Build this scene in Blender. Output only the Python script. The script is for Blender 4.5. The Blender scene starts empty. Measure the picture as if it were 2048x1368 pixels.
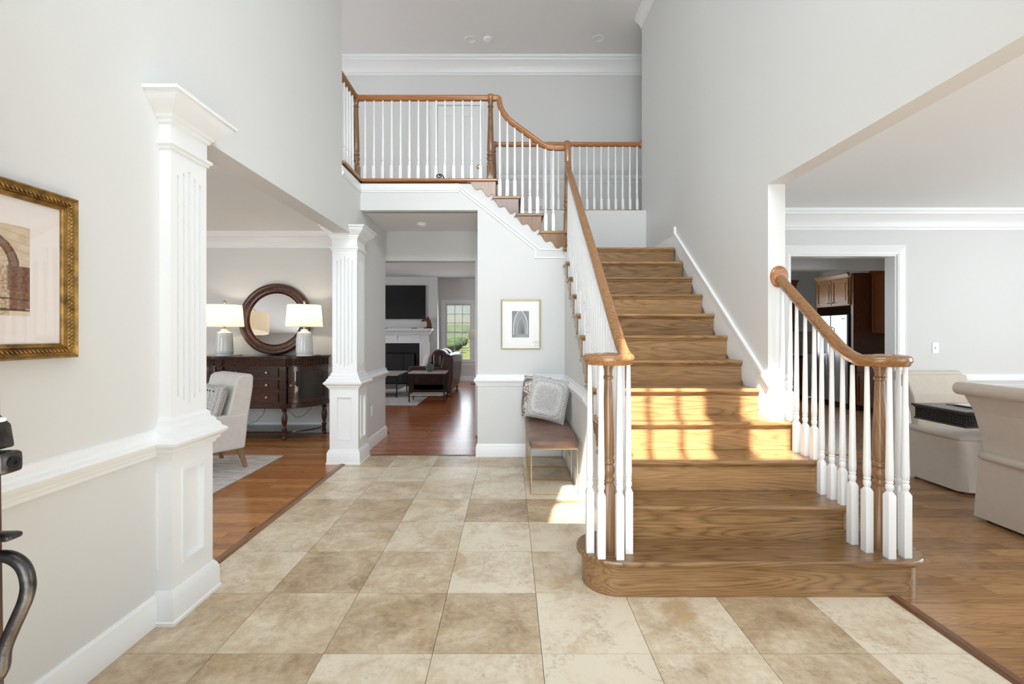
import bpy, math, random
from mathutils import Vector, Matrix, noise
R = random.Random(11)
PI = math.pi
scn = bpy.context.scene
COL = scn.collection

# ------------------------------------------------------------------ camera, sky, sun, daylight, fill lights, exposure
CAM_H = 1.337
cam = bpy.data.cameras.new('camera')
cam.sensor_width = 36.0
cam.lens = 930.0 / 2048.0 * 36.0
cam.shift_x = 4.0 / 2048.0
cam.shift_y = -15.0 / 2048.0
cam.clip_start = 0.02
cam.clip_end = 2000
cam_ob = bpy.data.objects.new('camera', cam)
cam_ob.location = (0, 0, CAM_H)
cam_ob.rotation_euler = (PI / 2, 0, 0)
COL.objects.link(cam_ob)
scn.camera = cam_ob

scn.view_settings.view_transform = 'Standard'
scn.view_settings.look = 'None'
scn.view_settings.gamma = 1.0
scn.view_settings.use_curve_mapping = False
scn.view_settings.exposure = 0.15
scn.cycles.max_bounces = 8
scn.cycles.diffuse_bounces = 4
scn.cycles.glossy_bounces = 4
scn.cycles.transmission_bounces = 6
scn.cycles.transparent_max_bounces = 8
scn.cycles.sample_clamp_indirect = 6.0
scn.cycles.caustics_reflective = False
scn.cycles.caustics_refractive = False

world = bpy.data.worlds.new('sky')
scn.world = world
world.use_nodes = True
wn = world.node_tree
wn.nodes.clear()
w_out = wn.nodes.new('ShaderNodeOutputWorld')
w_bg = wn.nodes.new('ShaderNodeBackground')
w_sky = wn.nodes.new('ShaderNodeTexSky')
w_sky.sky_type = 'NISHITA'
w_sky.sun_disc = False
w_sky.sun_elevation = math.radians(50)
w_sky.sun_rotation = math.radians(194)
w_sky.air_density = 1.0
w_sky.dust_density = 0.6
w_bg.inputs['Strength'].default_value = 0.09
wn.links.new(w_sky.outputs[0], w_bg.inputs[0])
wn.links.new(w_bg.outputs[0], w_out.inputs[0])

sun = bpy.data.lights.new('sun', 'SUN')
sun.energy = 20.0
sun.angle = math.radians(0.6)
sun.color = (1.0, 0.965, 0.89)
sun_ob = bpy.data.objects.new('sun', sun)
sun_ob.rotation_euler = Vector((0.25, 1.0, -1.27)).to_track_quat('-Z', 'Y').to_euler()
sun_ob.location = (-4, -14, 20)
COL.objects.link(sun_ob)

def area(name, loc, d, sx, sy, power, color=(0.83, 0.925, 1.0), spread=180):
    l = bpy.data.lights.new(name, 'AREA')
    l.shape = 'RECTANGLE'
    l.size = sx
    l.size_y = sy
    l.energy = power
    l.color = color
    l.spread = math.radians(spread)
    o = bpy.data.objects.new(name, l)
    o.location = loc
    o.rotation_euler = Vector(d).to_track_quat('-Z', 'Z').to_euler()
    COL.objects.link(o)
    return o
# daylight by front door, window over it, garden window and kitchen back window
area('daylight_front_door', (0.05, -0.10, 1.15), (0, 1, 0.26), 1.7, 2.1, 33, spread=118)
area('daylight_front_window', (0.22, -0.10, 4.2), (0, 1, -0.50), 3.0, 2.4, 145, spread=125)
area('fill_living_front', (-4.4, -0.05, 1.5), (0, 1, 0.05), 2.6, 1.8, 56)  # added living room fill, this and the side one; walls closed behind
area('fill_living_side', (-6.97, 3.2, 1.5), (1, 0, 0.0), 2.6, 1.8, 42)
area('fill_dining_front', (4.5, 0.10, 1.5), (-0.15, 1, 0.12), 2.6, 1.8, 58)  # two fill lights added to brighten the dining room, sources unseen
area('fill_dining_side', (6.80, 2.8, 1.5), (-1, 0, 0.12), 2.4, 1.8, 76)
area('fill_family_side', (-6.97, 9.4, 1.5), (1, 0, 0), 3.0, 1.7, 92)  # family room fill from left and right, added out of view
area('fill_family_right', (2.07, 9.6, 1.5), (-1, 0, 0), 2.0, 1.6, 26)
area('daylight_family_back', (-1.49, 13.2, 1.4), (0, -1, -0.1), 0.75, 1.6, 14)
area('fill_kitchen', (2.23, 8.2, 1.6), (1, 0.1, 0), 1.4, 1.2, 34)  # added fill on the inner wall, brightens cabinets and refrigerator
area('daylight_kitchen_back', (4.85, 10.07, 1.55), (0, -1, 0), 1.2, 1.2, 14)
area('fill_upper_hall', (-4.65, 5.6, 4.3), (1, 0.08, 0.5), 1.6, 1.4, 42)  # unseen fill added to lift the upper hall ceiling

# ------------------------------------------------------------------ helpers
def lin(c):
    return tuple(((v / 255) / 12.92 if v / 255 <= 0.04045 else ((v / 255 + 0.055) / 1.055) ** 2.4) for v in c)
def rgba(c):
    return lin(c) + (1.0,)

class B:
    """collects geometry; build() links it as ONE mesh object"""
    def __init__(self):
        self.v = []; self.f = []; self.key = {}
    def add(self, p):
        self.v.append(tuple(p)); return len(self.v) - 1
    def wv(self, p):
        k = (round(p[0], 5), round(p[1], 5), round(p[2], 5))
        if k not in self.key:
            self.key[k] = self.add(p)
        return self.key[k]
    def quad(self, *ps):
        self.f.append([self.wv(p) for p in ps]); return self
    def box(self, x0, y0, z0, x1, y1, z1):
        n = len(self.v)
        for z in (z0, z1):
            for x, y in ((x0, y0), (x1, y0), (x1, y1), (x0, y1)):
                self.v.append((x, y, z))
        self.f += [[n+3, n+2, n+1, n], [n+4, n+5, n+6, n+7], [n, n+1, n+5, n+4], [n+1, n+2, n+6, n+5], [n+2, n+3, n+7, n+6], [n+3, n, n+4, n+7]]
        return self
    def prism(self, poly, a0, a1, axis):
        """poly: 2-D outline; axis 'x': (y,z), 'y': (x,z), 'z': (x,y); extruded from a0 to a1"""
        def P(p, a):
            return {'x': (a, p[0], p[1]), 'y': (p[0], a, p[1]), 'z': (p[0], p[1], a)}[axis]
        s = sum(poly[i][0] * poly[(i+1) % len(poly)][1] - poly[(i+1) % len(poly)][0] * poly[i][1] for i in range(len(poly)))
        if s < 0: poly = poly[::-1]
        n = len(self.v); k = len(poly)
        for a in (a0, a1):
            for p in poly: self.v.append(P(p, a))
        fl = axis == 'y'
        A = list(range(n, n + k)); C = list(range(n + k, n + 2 * k))
        fs = [A[::-1], C] + [[A[i], A[(i+1) % k], C[(i+1) % k], C[i]] for i in range(k)]
        if fl: fs = [q[::-1] for q in fs]
        self.f += fs
        return self
    def lathe(self, prof, segs=16, c=(0, 0, 0), rot=None, square=None, phase=0.0):
        """prof: (r, z); square: function(z)->bool, ring is drawn as a square of half-width r there"""
        n = len(self.v)
        for r, z in prof:
            for i in range(segs):
                a = 2 * PI * (i + 0.5) / segs + phase
                x, y = math.cos(a), math.sin(a)
                if square and square(z):
                    m = max(abs(x), abs(y)); x, y = x / m, y / m
                p = Vector((r * x, r * y, z))
                if rot: p = rot @ p
                self.v.append((p.x + c[0], p.y + c[1], p.z + c[2]))
        for j in range(len(prof) - 1):
            for i in range(segs):
                a = n + j * segs + i; b = n + j * segs + (i + 1) % segs
                self.f.append([a, b, b + segs, a + segs])
        if prof[0][0] > 1e-5: self.f.append([n + i for i in range(segs)][::-1])
        if prof[-1][0] > 1e-5: self.f.append([n + (len(prof) - 1) * segs + i for i in range(segs)])
        return self
    def tube(self, pts, r, segs=8, cap=True):
        pts = [Vector(p) for p in pts]
        n = len(self.v); side = None
        for i, p in enumerate(pts):
            t = (pts[min(i+1, len(pts)-1)] - pts[max(i-1, 0)]).normalized()
            if side is None:
                side = t.orthogonal().normalized()
            side = (side - t * side.dot(t)).normalized()
            up = t.cross(side)
            rr = r[i] if isinstance(r, (list, tuple)) else r
            for k in range(segs):
                a = 2 * PI * k / segs
                self.v.append(tuple(p + (side * math.cos(a) + up * math.sin(a)) * rr))
        for i in range(len(pts) - 1):
            for k in range(segs):
                a = n + i * segs + k; b = n + i * segs + (k + 1) % segs
                self.f.append([a, b, b + segs, a + segs])
        if cap:
            self.f.append([n + k for k in range(segs)][::-1])
            self.f.append([n + (len(pts) - 1) * segs + k for k in range(segs)])
        return self
    def sweep(self, prof, pts, side0=None):
        """closed profile (s, u) carried along a 3-D path with the up direction kept near +Z (handrails)"""
        pts = [Vector(p) for p in pts]; n = len(self.v); k = len(prof); side = side0
        for i, p in enumerate(pts):
            t = (pts[min(i+1, len(pts)-1)] - pts[max(i-1, 0)]).normalized()
            hz = math.hypot(t.x, t.y)
            if side is None or hz > 0.25:
                side = Vector((t.y, -t.x, 0)).normalized()
            up = side.cross(t).normalized()
            for s, u in prof:
                self.v.append(tuple(p + side * s + up * u))
        for i in range(len(pts) - 1):
            for j in range(k):
                a = n + i * k + j; b = n + i * k + (j + 1) % k
                self.f.append([a, b, b + k, a + k])
        self.f.append([n + j for j in range(k)][::-1])
        self.f.append([n + (len(pts) - 1) * k + j for j in range(k)])
        return self
    def mold(self, prof, path, closed=False, z=0.0):
        """profile (out, z) along a horizontal path; 'out' points to the right of the path's direction"""
        path = [Vector((p[0], p[1])) for p in path]; m = len(path); n = len(self.v); k = len(prof)
        for i, p in enumerate(path):
            def nrm(a, b):
                d = (b - a).normalized(); return Vector((d.y, -d.x))
            if closed or 0 < i < m - 1:
                n1 = nrm(path[i-1], p); n2 = nrm(p, path[(i+1) % m])
                mi = (n1 + n2); mi = mi / max(1e-6, mi.length_squared) * 2
            elif i == 0: mi = nrm(p, path[1])
            else: mi = nrm(path[i-1], p)
            for o, h in prof:
                self.v.append((p.x + mi.x * o, p.y + mi.y * o, h + z))
        for i in range(m if closed else m - 1):
            a0 = n + i * k; b0 = n + ((i + 1) % m) * k
            for j in range(k - 1):
                self.f.append([a0 + j, b0 + j, b0 + j + 1, a0 + j + 1])
        if not closed:
            self.f.append([n + j for j in range(k)])
            self.f.append([n + (m - 1) * k + j for j in range(k)][::-1])
        return self
    def grid(self, o, ud, vd, us, vs, dep):
        """stepped face: cell (i, j) stands dep(i, j) out of the plane; joined into one welded skin"""
        o = Vector(o); ud = Vector(ud); vd = Vector(vd); nd = ud.cross(vd)
        def P(u, v, d): return tuple(o + ud * u + vd * v + nd * d)
        nu, nv = len(us) - 1, len(vs) - 1
        D = [[dep(i, j) for j in range(nv)] for i in range(nu)]
        for i in range(nu):
            for j in range(nv):
                d = D[i][j]
                self.quad(P(us[i], vs[j], d), P(us[i+1], vs[j], d), P(us[i+1], vs[j+1], d), P(us[i], vs[j+1], d))
                if i + 1 < nu and abs(D[i+1][j] - d) > 1e-6:
                    self.quad(P(us[i+1], vs[j], d), P(us[i+1], vs[j], D[i+1][j]), P(us[i+1], vs[j+1], D[i+1][j]), P(us[i+1], vs[j+1], d))
                if j + 1 < nv and abs(D[i][j+1] - d) > 1e-6:
                    self.quad(P(us[i], vs[j+1], d), P(us[i+1], vs[j+1], d), P(us[i+1], vs[j+1], D[i][j+1]), P(us[i], vs[j+1], D[i][j+1]))
        return self
    def pad(self, x0, y0, z0, x1, y1, z1, r=0.03, puff=0.0, n=8):
        """soft cushion block: superellipsoid-rounded box"""
        cx, cy, cz = (x0+x1)/2, (y0+y1)/2, (z0+z1)/2
        hx, hy, hz = (x1-x0)/2, (y1-y0)/2, (z1-z0)/2
        base = len(self.v); idx = {}
        def put(p):
            k = (round(p[0], 4), round(p[1], 4), round(p[2], 4))
            if k in idx: return idx[k]
            q = []
            for c, h in zip(p, (hx, hy, hz)):
                q.append(c * h)
            q = Vector(q)
            inner = Vector((max(-hx+r, min(hx-r, q.x)), max(-hy+r, min(hy-r, q.y)), max(-hz+r, min(hz-r, q.z))))
            d = q - inner
            if d.length > 1e-9: q = inner + d.normalized() * min(r, d.length)
            if puff:
                m = [abs(c) for c in p]
                bx = (1 - p[1]**2) * (1 - p[2]**2); by = (1 - p[0]**2) * (1 - p[2]**2); bz = (1 - p[0]**2) * (1 - p[1]**2)
                q = Vector((q.x * (1 + puff * bx * min(1, hy / hx)), q.y * (1 + puff * by * min(1, hx / hy)), q.z + puff * bz * math.copysign(1, p[2]) * hz * abs(p[2])))
            idx[k] = self.add((q.x + cx, q.y + cy, q.z + cz)); return idx[k]
        def warp(t, h):
            # more rows near the border so the rounding is smooth
            return math.copysign(1 - (1 - abs(t)) ** 1.6, t)
        ts = [-1 + 2 * i / n for i in range(n + 1)]
        ts = [warp(t, 1) for t in ts]
        for ax in range(3):
            for s in (-1, 1):
                for i in range(n):
                    for j in range(n):
                        q = []
                        for a, b in ((i, j), (i+1, j), (i+1, j+1), (i, j+1)):
                            p = [0, 0, 0]; p[ax] = s; p[(ax+1) % 3] = ts[a]; p[(ax+2) % 3] = ts[b]; q.append(put(p))
                        if s < 0: q = q[::-1]
                        self.f.append(q)
        return self
    def xform(self, M):
        self.v = [tuple(M @ Vector(p)) for p in self.v]; return self
    def mesh(self, name, smooth=None):
        me = bpy.data.meshes.new(name)
        me.from_pydata(self.v, [], self.f)
        if smooth:
            me.polygons.foreach_set('use_smooth', [True] * len(me.polygons))
            me.set_sharp_from_angle(angle=math.radians(smooth))
        me.update()
        return me
    def build(self, name, mat, parent=None, smooth=None, bevel=0, seg=2, world=True, fix=False):
        me = self.mesh(name, smooth)
        if fix:
            import bmesh
            bm = bmesh.new(); bm.from_mesh(me); bmesh.ops.recalc_face_normals(bm, faces=bm.faces); bm.to_mesh(me); bm.free()
        me.materials.append(mat)
        return put(name, me, parent, bevel, seg, world)

LOC = {}
def wloc(o):
    p = Vector((0, 0, 0))
    while o is not None:
        p = p + o.location; o = o.parent
    return p
def put(name, me, parent=None, bevel=0, seg=2, world=True):
    o = bpy.data.objects.new(name, me)
    COL.objects.link(o)
    if parent is not None:
        o.parent = parent
        if world: o.location = -wloc(parent)
    if bevel:
        b = o.modifiers.new('bevel', 'BEVEL'); b.width = bevel; b.segments = seg; b.limit_method = 'ANGLE'; b.angle_limit = math.radians(40)
        b.harden_normals = False
    return o
def inst(name, me, loc, parent, rz=0.0, scale=None):
    o = bpy.data.objects.new(name, me)
    COL.objects.link(o)
    o.parent = parent
    o.location = Vector(loc) - (wloc(parent) if parent is not None else Vector((0, 0, 0)))
    o.rotation_euler.z = rz
    if scale: o.scale = scale
    return o
def tag(o, label, cat=None, group=None, kind=None):
    if label: o['label'] = label
    if cat: o['category'] = cat
    if group: o['group'] = group
    if kind: o['kind'] = kind
    return o
def thing(name, label, cat, loc=(0, 0, 0), rz=0.0, group=None, kind=None):
    o = bpy.data.objects.new(name, None)
    o.empty_display_size = 0.1
    COL.objects.link(o)
    o.location = loc; o.rotation_euler.z = rz
    return tag(o, label, cat, group, kind)
def struct(o, label, cat):
    return tag(o, label, cat, None, 'structure')

# ------------------------------------------------------------------ materials (all node based)
MAT = {}
def nt(name):
    m = bpy.data.materials.new(name); m.use_nodes = True
    t = m.node_tree; p = t.nodes['Principled BSDF']
    MAT[name] = m
    return m, t, p
def N(t, kind, **kw):
    n = t.nodes.new(kind)
    for k, v in kw.items():
        if k in n.inputs: n.inputs[k].default_value = v
        else: setattr(n, k, v)
    return n
def ramp(t, stops):
    r = t.nodes.new('ShaderNodeValToRGB')
    e = r.color_ramp.elements
    while len(e) < len(stops): e.new(0.5)
    for x, (pos, c) in zip(e, stops):
        x.position = pos; x.color = rgba(c) if len(c) == 3 else c
    return r
def plain(name, c, rough=0.5, metal=0.0, spec=0.5, coat=0.0, bump=0.0, bscale=200, sheen=0.0, var=0.0, vscale=8):
    m, t, p = nt(name)
    p.inputs['Base Color'].default_value = rgba(c)
    p.inputs['Roughness'].default_value = rough
    p.inputs['Metallic'].default_value = metal
    p.inputs['Specular IOR Level'].default_value = spec
    p.inputs['Coat Weight'].default_value = coat
    p.inputs['Coat Roughness'].default_value = 0.1
    p.inputs['Sheen Weight'].default_value = sheen
    tc = N(t, 'ShaderNodeTexCoord')
    if bump:
        nz = N(t, 'ShaderNodeTexNoise', Scale=bscale, Detail=3.0)
        t.links.new(tc.outputs['Object'], nz.inputs['Vector'])
        bp = N(t, 'ShaderNodeBump', Strength=bump, Distance=0.002)
        t.links.new(nz.outputs['Fac'], bp.inputs['Height'])
        t.links.new(bp.outputs[0], p.inputs['Normal'])
    if var:
        nz = N(t, 'ShaderNodeTexNoise', Scale=vscale, Detail=4.0)
        t.links.new(tc.outputs['Object'], nz.inputs['Vector'])
        r = ramp(t, [(0.3, tuple(max(0, v * (1 - var)) for v in c)), (0.7, tuple(min(255, v * (1 + var * 0.6)) for v in c))])
        t.links.new(nz.outputs['Fac'], r.inputs[0])
        t.links.new(r.outputs[0], p.inputs['Base Color'])
    return m

def wood(name, dark, light, axis='x', rough=0.3, freq=1.0, contrast=1.0, coat=0.2, rnd=0.16):
    """flat-sawn grain: contour lines of a stretched noise, plus fine pores; every board its own offset and tone"""
    m, t, p = nt(name)
    tc = N(t, 'ShaderNodeTexCoord'); oi = N(t, 'ShaderNodeObjectInfo')
    off = N(t, 'ShaderNodeVectorMath', operation='MULTIPLY_ADD')
    off.inputs[1].default_value = (37.0, 23.0, 51.0)
    cmb = N(t, 'ShaderNodeCombineXYZ')
    for i in range(3): t.links.new(oi.outputs['Random'], cmb.inputs[i])
    t.links.new(cmb.outputs[0], off.inputs[0]); t.links.new(tc.outputs['Object'], off.inputs[2])
    mp = N(t, 'ShaderNodeMapping')
    sc = {'x': (0.75, 8, 8), 'y': (8, 0.75, 8), 'z': (8, 8, 0.75)}[axis]
    mp.inputs['Scale'].default_value = tuple(v * freq for v in sc)
    t.links.new(off.outputs[0], mp.inputs['Vector'])
    n1 = N(t, 'ShaderNodeTexNoise', Scale=1.0, Detail=1.5, Roughness=0.4)
    t.links.new(mp.outputs[0], n1.inputs['Vector'])
    mu = N(t, 'ShaderNodeMath', operation='MULTIPLY'); mu.inputs[1].default_value = 135.0
    t.links.new(n1.outputs['Fac'], mu.inputs[0])
    sn = N(t, 'ShaderNodeMath', operation='SINE'); t.links.new(mu.outputs[0], sn.inputs[0])
    mr = N(t, 'ShaderNodeMapRange'); mr.inputs['From Min'].default_value = -1
    t.links.new(sn.outputs[0], mr.inputs['Value'])
    pw = N(t, 'ShaderNodeMath', operation='POWER'); pw.inputs[1].default_value = 0.38
    t.links.new(mr.outputs[0], pw.inputs[0])
    mp2 = N(t, 'ShaderNodeMapping')
    sc2 = {'x': (6, 160, 160), 'y': (160, 6, 160), 'z': (160, 160, 6)}[axis]
    mp2.inputs['Scale'].default_value = sc2
    t.links.new(off.outputs[0], mp2.inputs['Vector'])
    n2 = N(t, 'ShaderNodeTexNoise', Scale=1.0, Detail=3.0, Roughness=0.6)
    t.links.new(mp2.outputs[0], n2.inputs['Vector'])
    a1 = N(t, 'ShaderNodeMath', operation='MULTIPLY_ADD'); a1.inputs[1].default_value = 0.25 * contrast
    t.links.new(pw.outputs[0], a1.inputs[0])
    b1 = N(t, 'ShaderNodeMath', operation='MULTIPLY'); b1.inputs[1].default_value = 0.70
    t.links.new(n2.outputs['Fac'], b1.inputs[0]); t.links.new(b1.outputs[0], a1.inputs[2])
    rd = N(t, 'ShaderNodeMath', operation='MULTIPLY_ADD'); rd.inputs[1].default_value = rnd * 2
    t.links.new(oi.outputs['Random'], rd.inputs[0]); t.links.new(a1.outputs[0], rd.inputs[2])
    sb = N(t, 'ShaderNodeMath', operation='SUBTRACT'); sb.inputs[1].default_value = rnd
    t.links.new(rd.outputs[0], sb.inputs[0])
    r = ramp(t, [(0.25, dark), (0.85, light)])
    t.links.new(sb.outputs[0], r.inputs[0])
    t.links.new(r.outputs[0], p.inputs['Base Color'])
    p.inputs['Roughness'].default_value = rough
    p.inputs['Coat Weight'].default_value = coat; p.inputs['Coat Roughness'].default_value = 0.12
    bp = N(t, 'ShaderNodeBump', Strength=0.12, Distance=0.001)
    t.links.new(n2.outputs['Fac'], bp.inputs['Height']); t.links.new(bp.outputs[0], p.inputs['Normal'])
    return m

WALL = plain('wall_paint', (218, 217, 214), 0.65, bump=0.05, bscale=350)
CEIL = plain('ceiling_paint', (236, 236, 234), 0.8)
TRIM = plain('white_trim_paint', (238, 238, 237), 0.32, spec=0.5)
BALW = plain('white_baluster_paint', (236, 236, 235), 0.3)
OAKX = wood('oak_stair_x', (106, 76, 46), (178, 138, 93), 'x', 0.27)
OAKY = wood('oak_stair_y', (106, 76, 46), (178, 138, 93), 'y', 0.27)
OAKZ = wood('oak_turned', (100, 70, 44), (158, 118, 80), 'z', 0.3)
RAILX = wood('oak_rail_x', (140, 86, 44), (188, 126, 72), 'x', 0.25, rnd=0.05)
RAILY = wood('oak_rail_y', (124, 84, 48), (172, 126, 82), 'y', 0.22, rnd=0.05)
FLIV = wood('oak_floor_living', (146, 90, 46), (214, 150, 90), 'x', 0.24, freq=1.3, rnd=0.16)
FDIN = wood('oak_floor_dining', (122, 84, 48), (188, 142, 94), 'x', 0.24, freq=1.3, rnd=0.2)
STRIP = wood('oak_threshold', (96, 60, 34), (140, 94, 58), 'y', 0.35)
MAHOG = wood('dark_mahogany', (34, 18, 12), (88, 50, 33), 'x', 0.22, coat=0.4)
MAHOGZ = wood('dark_mahogany_turned', (34, 18, 12), (90, 52, 35), 'z', 0.25, coat=0.4)
CABW = wood('cherry_cabinet', (70, 34, 15), (118, 66, 33), 'z', 0.3)
CABL = wood('maple_cabinet', (128, 84, 44), (182, 136, 86), 'z', 0.3)
CHLEG = wood('weathered_chair_leg', (120, 92, 66), (166, 136, 104), 'z', 0.5)
ESPR = wood('espresso_table', (26, 22, 20), (52, 44, 40), 'x', 0.35)
GOLD = plain('antique_gilt', (158, 122, 68), 0.38, 0.85, bump=0.4, bscale=90, var=0.3, vscale=30)
BRASS = plain('champagne_brass', (196, 172, 126), 0.35, 0.9)
IRON = plain('black_iron', (22, 22, 23), 0.45, 0.4)
BRONZE = plain('aged_bronze', (72, 68, 66), 0.33, 0.8, bump=0.3, bscale=120, var=0.35, vscale=40)
DOORW = wood('walnut_door', (52, 34, 24), (92, 62, 44), 'z', 0.4)
STEEL = plain('stainless_steel', (190, 192, 194), 0.22, 0.95)
BLACK = plain('gloss_black', (8, 8, 9), 0.12)
SCREEN = plain('screen_black', (9, 9, 10), 0.18)
GRANITE = plain('black_granite', (14, 14, 15), 0.12, var=0.5, vscale=120)
LEATHB = plain('brown_leather', (134, 102, 86), 0.42, bump=0.25, bscale=260, var=0.18, vscale=6)
LEATHR = plain('oxblood_leather', (58, 26, 22), 0.3, bump=0.25, bscale=160, var=0.25, vscale=5)
LINEN = plain('greige_linen', (208, 195, 181), 0.85, bump=0.3, bscale=700, sheen=0.2, var=0.015, vscale=20)
CREAM = plain('cream_upholstery', (222, 216, 210), 0.85, bump=0.25, bscale=600, sheen=0.2, var=0.03, vscale=20)
CERAM = plain('white_ceramic', (226, 227, 226), 0.12, coat=0.5)
PLAST = plain('white_plastic', (236, 236, 233), 0.35)
PAPER = plain('white_mat_board', (232, 228, 222), 0.7)
PINKP = plain('blush_mat_board', (244, 234, 229), 0.6)
DARKM = plain('dark_metal', (40, 38, 36), 0.4, 0.6)
STONE = plain('grey_stone_top', (190, 180, 168), 0.35, var=0.12, vscale=14)
TREEG = plain('tree_leaves', (54, 72, 36), 0.9, var=0.4, vscale=1.2)
BARK = plain('tree_bark', (80, 66, 52), 0.9)
HORSE = wood('carved_walnut', (54, 28, 14), (104, 60, 34), 'z', 0.35)
PUMPK = plain('mottled_green_glaze', (82, 98, 74), 0.3, var=0.45, vscale=24)
CRYST = plain('clear_acrylic', (220, 226, 228), 0.06, spec=0.9)
RUBBER = plain('dark_grout', (120, 104, 84), 0.9)
LENS = plain('can_light_lens', (170, 168, 160), 0.4)

def mk_pane(name, gl=0.07, tint=(255, 255, 255)):
    m, t, p = nt(name)
    t.nodes.remove(p)
    out = t.nodes['Material Output']
    tr = N(t, 'ShaderNodeBsdfTransparent'); tr.inputs[0].default_value = rgba(tint)
    g = N(t, 'ShaderNodeBsdfGlossy', Roughness=0.02)
    mx = N(t, 'ShaderNodeMixShader'); mx.inputs[0].default_value = gl
    t.links.new(tr.outputs[0], mx.inputs[1]); t.links.new(g.outputs[0], mx.inputs[2]); t.links.new(mx.outputs[0], out.inputs[0])
    return m
PANE = mk_pane('window_glass')
PICGL = mk_pane('picture_glass', 0.045)
PICGL2 = mk_pane('print_glass', 0.014)
CABGL = mk_pane('cabinet_glass', 0.10, (200, 196, 190))
m, t, p = nt('mirror_silver')
p.inputs['Base Color'].default_value = (0.9, 0.9, 0.9, 1); p.inputs['Metallic'].default_value = 1; p.inputs['Roughness'].default_value = 0.02
MIRROR = m
m, t, p = nt('lamp_shade_linen')
t.nodes.remove(p)
df = N(t, 'ShaderNodeBsdfDiffuse'); df.inputs[0].default_value = rgba((250, 246, 238))
tl = N(t, 'ShaderNodeBsdfTranslucent'); tl.inputs[0].default_value = rgba((252, 244, 228))
mx = N(t, 'ShaderNodeMixShader'); mx.inputs[0].default_value = 0.62
t.links.new(df.outputs[0], mx.inputs[1]); t.links.new(tl.outputs[0], mx.inputs[2]); t.links.new(mx.outputs[0], t.nodes['Material Output'].inputs[0])
SHADE = m

# travertine: one tone per tile, clouds, veins and pits
m, t, p = nt('travertine')
tc = N(t, 'ShaderNodeTexCoord'); oi = N(t, 'ShaderNodeObjectInfo')
cmb = N(t, 'ShaderNodeCombineXYZ')
for i in range(3): t.links.new(oi.outputs['Random'], cmb.inputs[i])
off = N(t, 'ShaderNodeVectorMath', operation='MULTIPLY_ADD'); off.inputs[1].default_value = (91.0, 57.0, 33.0)
t.links.new(cmb.outputs[0], off.inputs[0]); t.links.new(tc.outputs['Object'], off.inputs[2])
c1 = N(t, 'ShaderNodeTexNoise', Scale=3.6, Detail=6.0, Roughness=0.62, Distortion=0.6); t.links.new(off.outputs[0], c1.inputs['Vector'])
c2 = N(t, 'ShaderNodeTexNoise', Scale=26.0, Detail=5.0, Roughness=0.7); t.links.new(off.outputs[0], c2.inputs['Vector'])
ad = N(t, 'ShaderNodeMath', operation='MULTIPLY_ADD'); ad.inputs[1].default_value = 0.6
t.links.new(c2.outputs['Fac'], ad.inputs[0])
m1 = N(t, 'ShaderNodeMath', operation='MULTIPLY'); m1.inputs[1].default_value = 1.05; t.links.new(c1.outputs['Fac'], m1.inputs[0])
t.links.new(m1.outputs[0], ad.inputs[2])
rr = N(t, 'ShaderNodeMath', operation='MULTIPLY_ADD'); rr.inputs[1].default_value = 0.46
t.links.new(oi.outputs['Random'], rr.inputs[0]); t.links.new(ad.outputs[0], rr.inputs[2])
sb = N(t, 'ShaderNodeMath', operation='SUBTRACT'); sb.inputs[1].default_value = 0.45; t.links.new(rr.outputs[0], sb.inputs[0])
rp = ramp(t, [(0.22, (158, 132, 102)), (0.42, (190, 166, 134)), (0.6, (212, 193, 164)), (0.8, (230, 216, 192))])
t.links.new(sb.outputs[0], rp.inputs[0])
# rusty patches
c3 = N(t, 'ShaderNodeTexNoise', Scale=2.2, Detail=4.0, Roughness=0.6, Distortion=1.2)
o2 = N(t, 'ShaderNodeVectorMath', operation='ADD'); o2.inputs[1].default_value = (9.3, 4.1, 2.2); t.links.new(off.outputs[0], o2.inputs[0]); t.links.new(o2.outputs[0], c3.inputs['Vector'])
r3 = ramp(t, [(0.56, (0, 0, 0)), (0.72, (255, 255, 255))]); t.links.new(c3.outputs['Fac'], r3.inputs[0])
k3 = N(t, 'ShaderNodeMath', operation='MULTIPLY'); k3.inputs[1].default_value = 0.6; t.links.new(r3.outputs[0], k3.inputs[0])
mx1 = N(t, 'ShaderNodeMix', data_type='RGBA'); mx1.inputs['B'].default_value = rgba((176, 138, 84))
t.links.new(k3.outputs[0], mx1.inputs['Factor']); t.links.new(rp.outputs[0], mx1.inputs['A'])
# dark pits
vo = N(t, 'ShaderNodeTexNoise', Scale=60.0, Detail=4.0); t.links.new(off.outputs[0], vo.inputs['Vector'])
vp = N(t, 'ShaderNodeTexNoise', Scale=5.0, Detail=2.0, Distortion=1.0); t.links.new(o2.outputs[0], vp.inputs['Vector'])
vm = N(t, 'ShaderNodeMath', operation='MULTIPLY'); t.links.new(vo.outputs['Fac'], vm.inputs[0]); t.links.new(vp.outputs['Fac'], vm.inputs[1])
r4 = ramp(t, [(0.30, (0, 0, 0)), (0.42, (255, 255, 255))]); t.links.new(vm.outputs[0], r4.inputs[0])
k4 = N(t, 'ShaderNodeMath', operation='MULTIPLY'); k4.inputs[1].default_value = 0.3; t.links.new(r4.outputs[0], k4.inputs[0])
mx2 = N(t, 'ShaderNodeMix', data_type='RGBA'); mx2.inputs['B'].default_value = rgba((128, 104, 78))
t.links.new(k4.outputs[0], mx2.inputs['Factor']); t.links.new(mx1.outputs['Result'], mx2.inputs['A'])
t.links.new(mx2.outputs['Result'], p.inputs['Base Color'])
p.inputs['Roughness'].default_value = 0.28
TRAV = m

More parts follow.
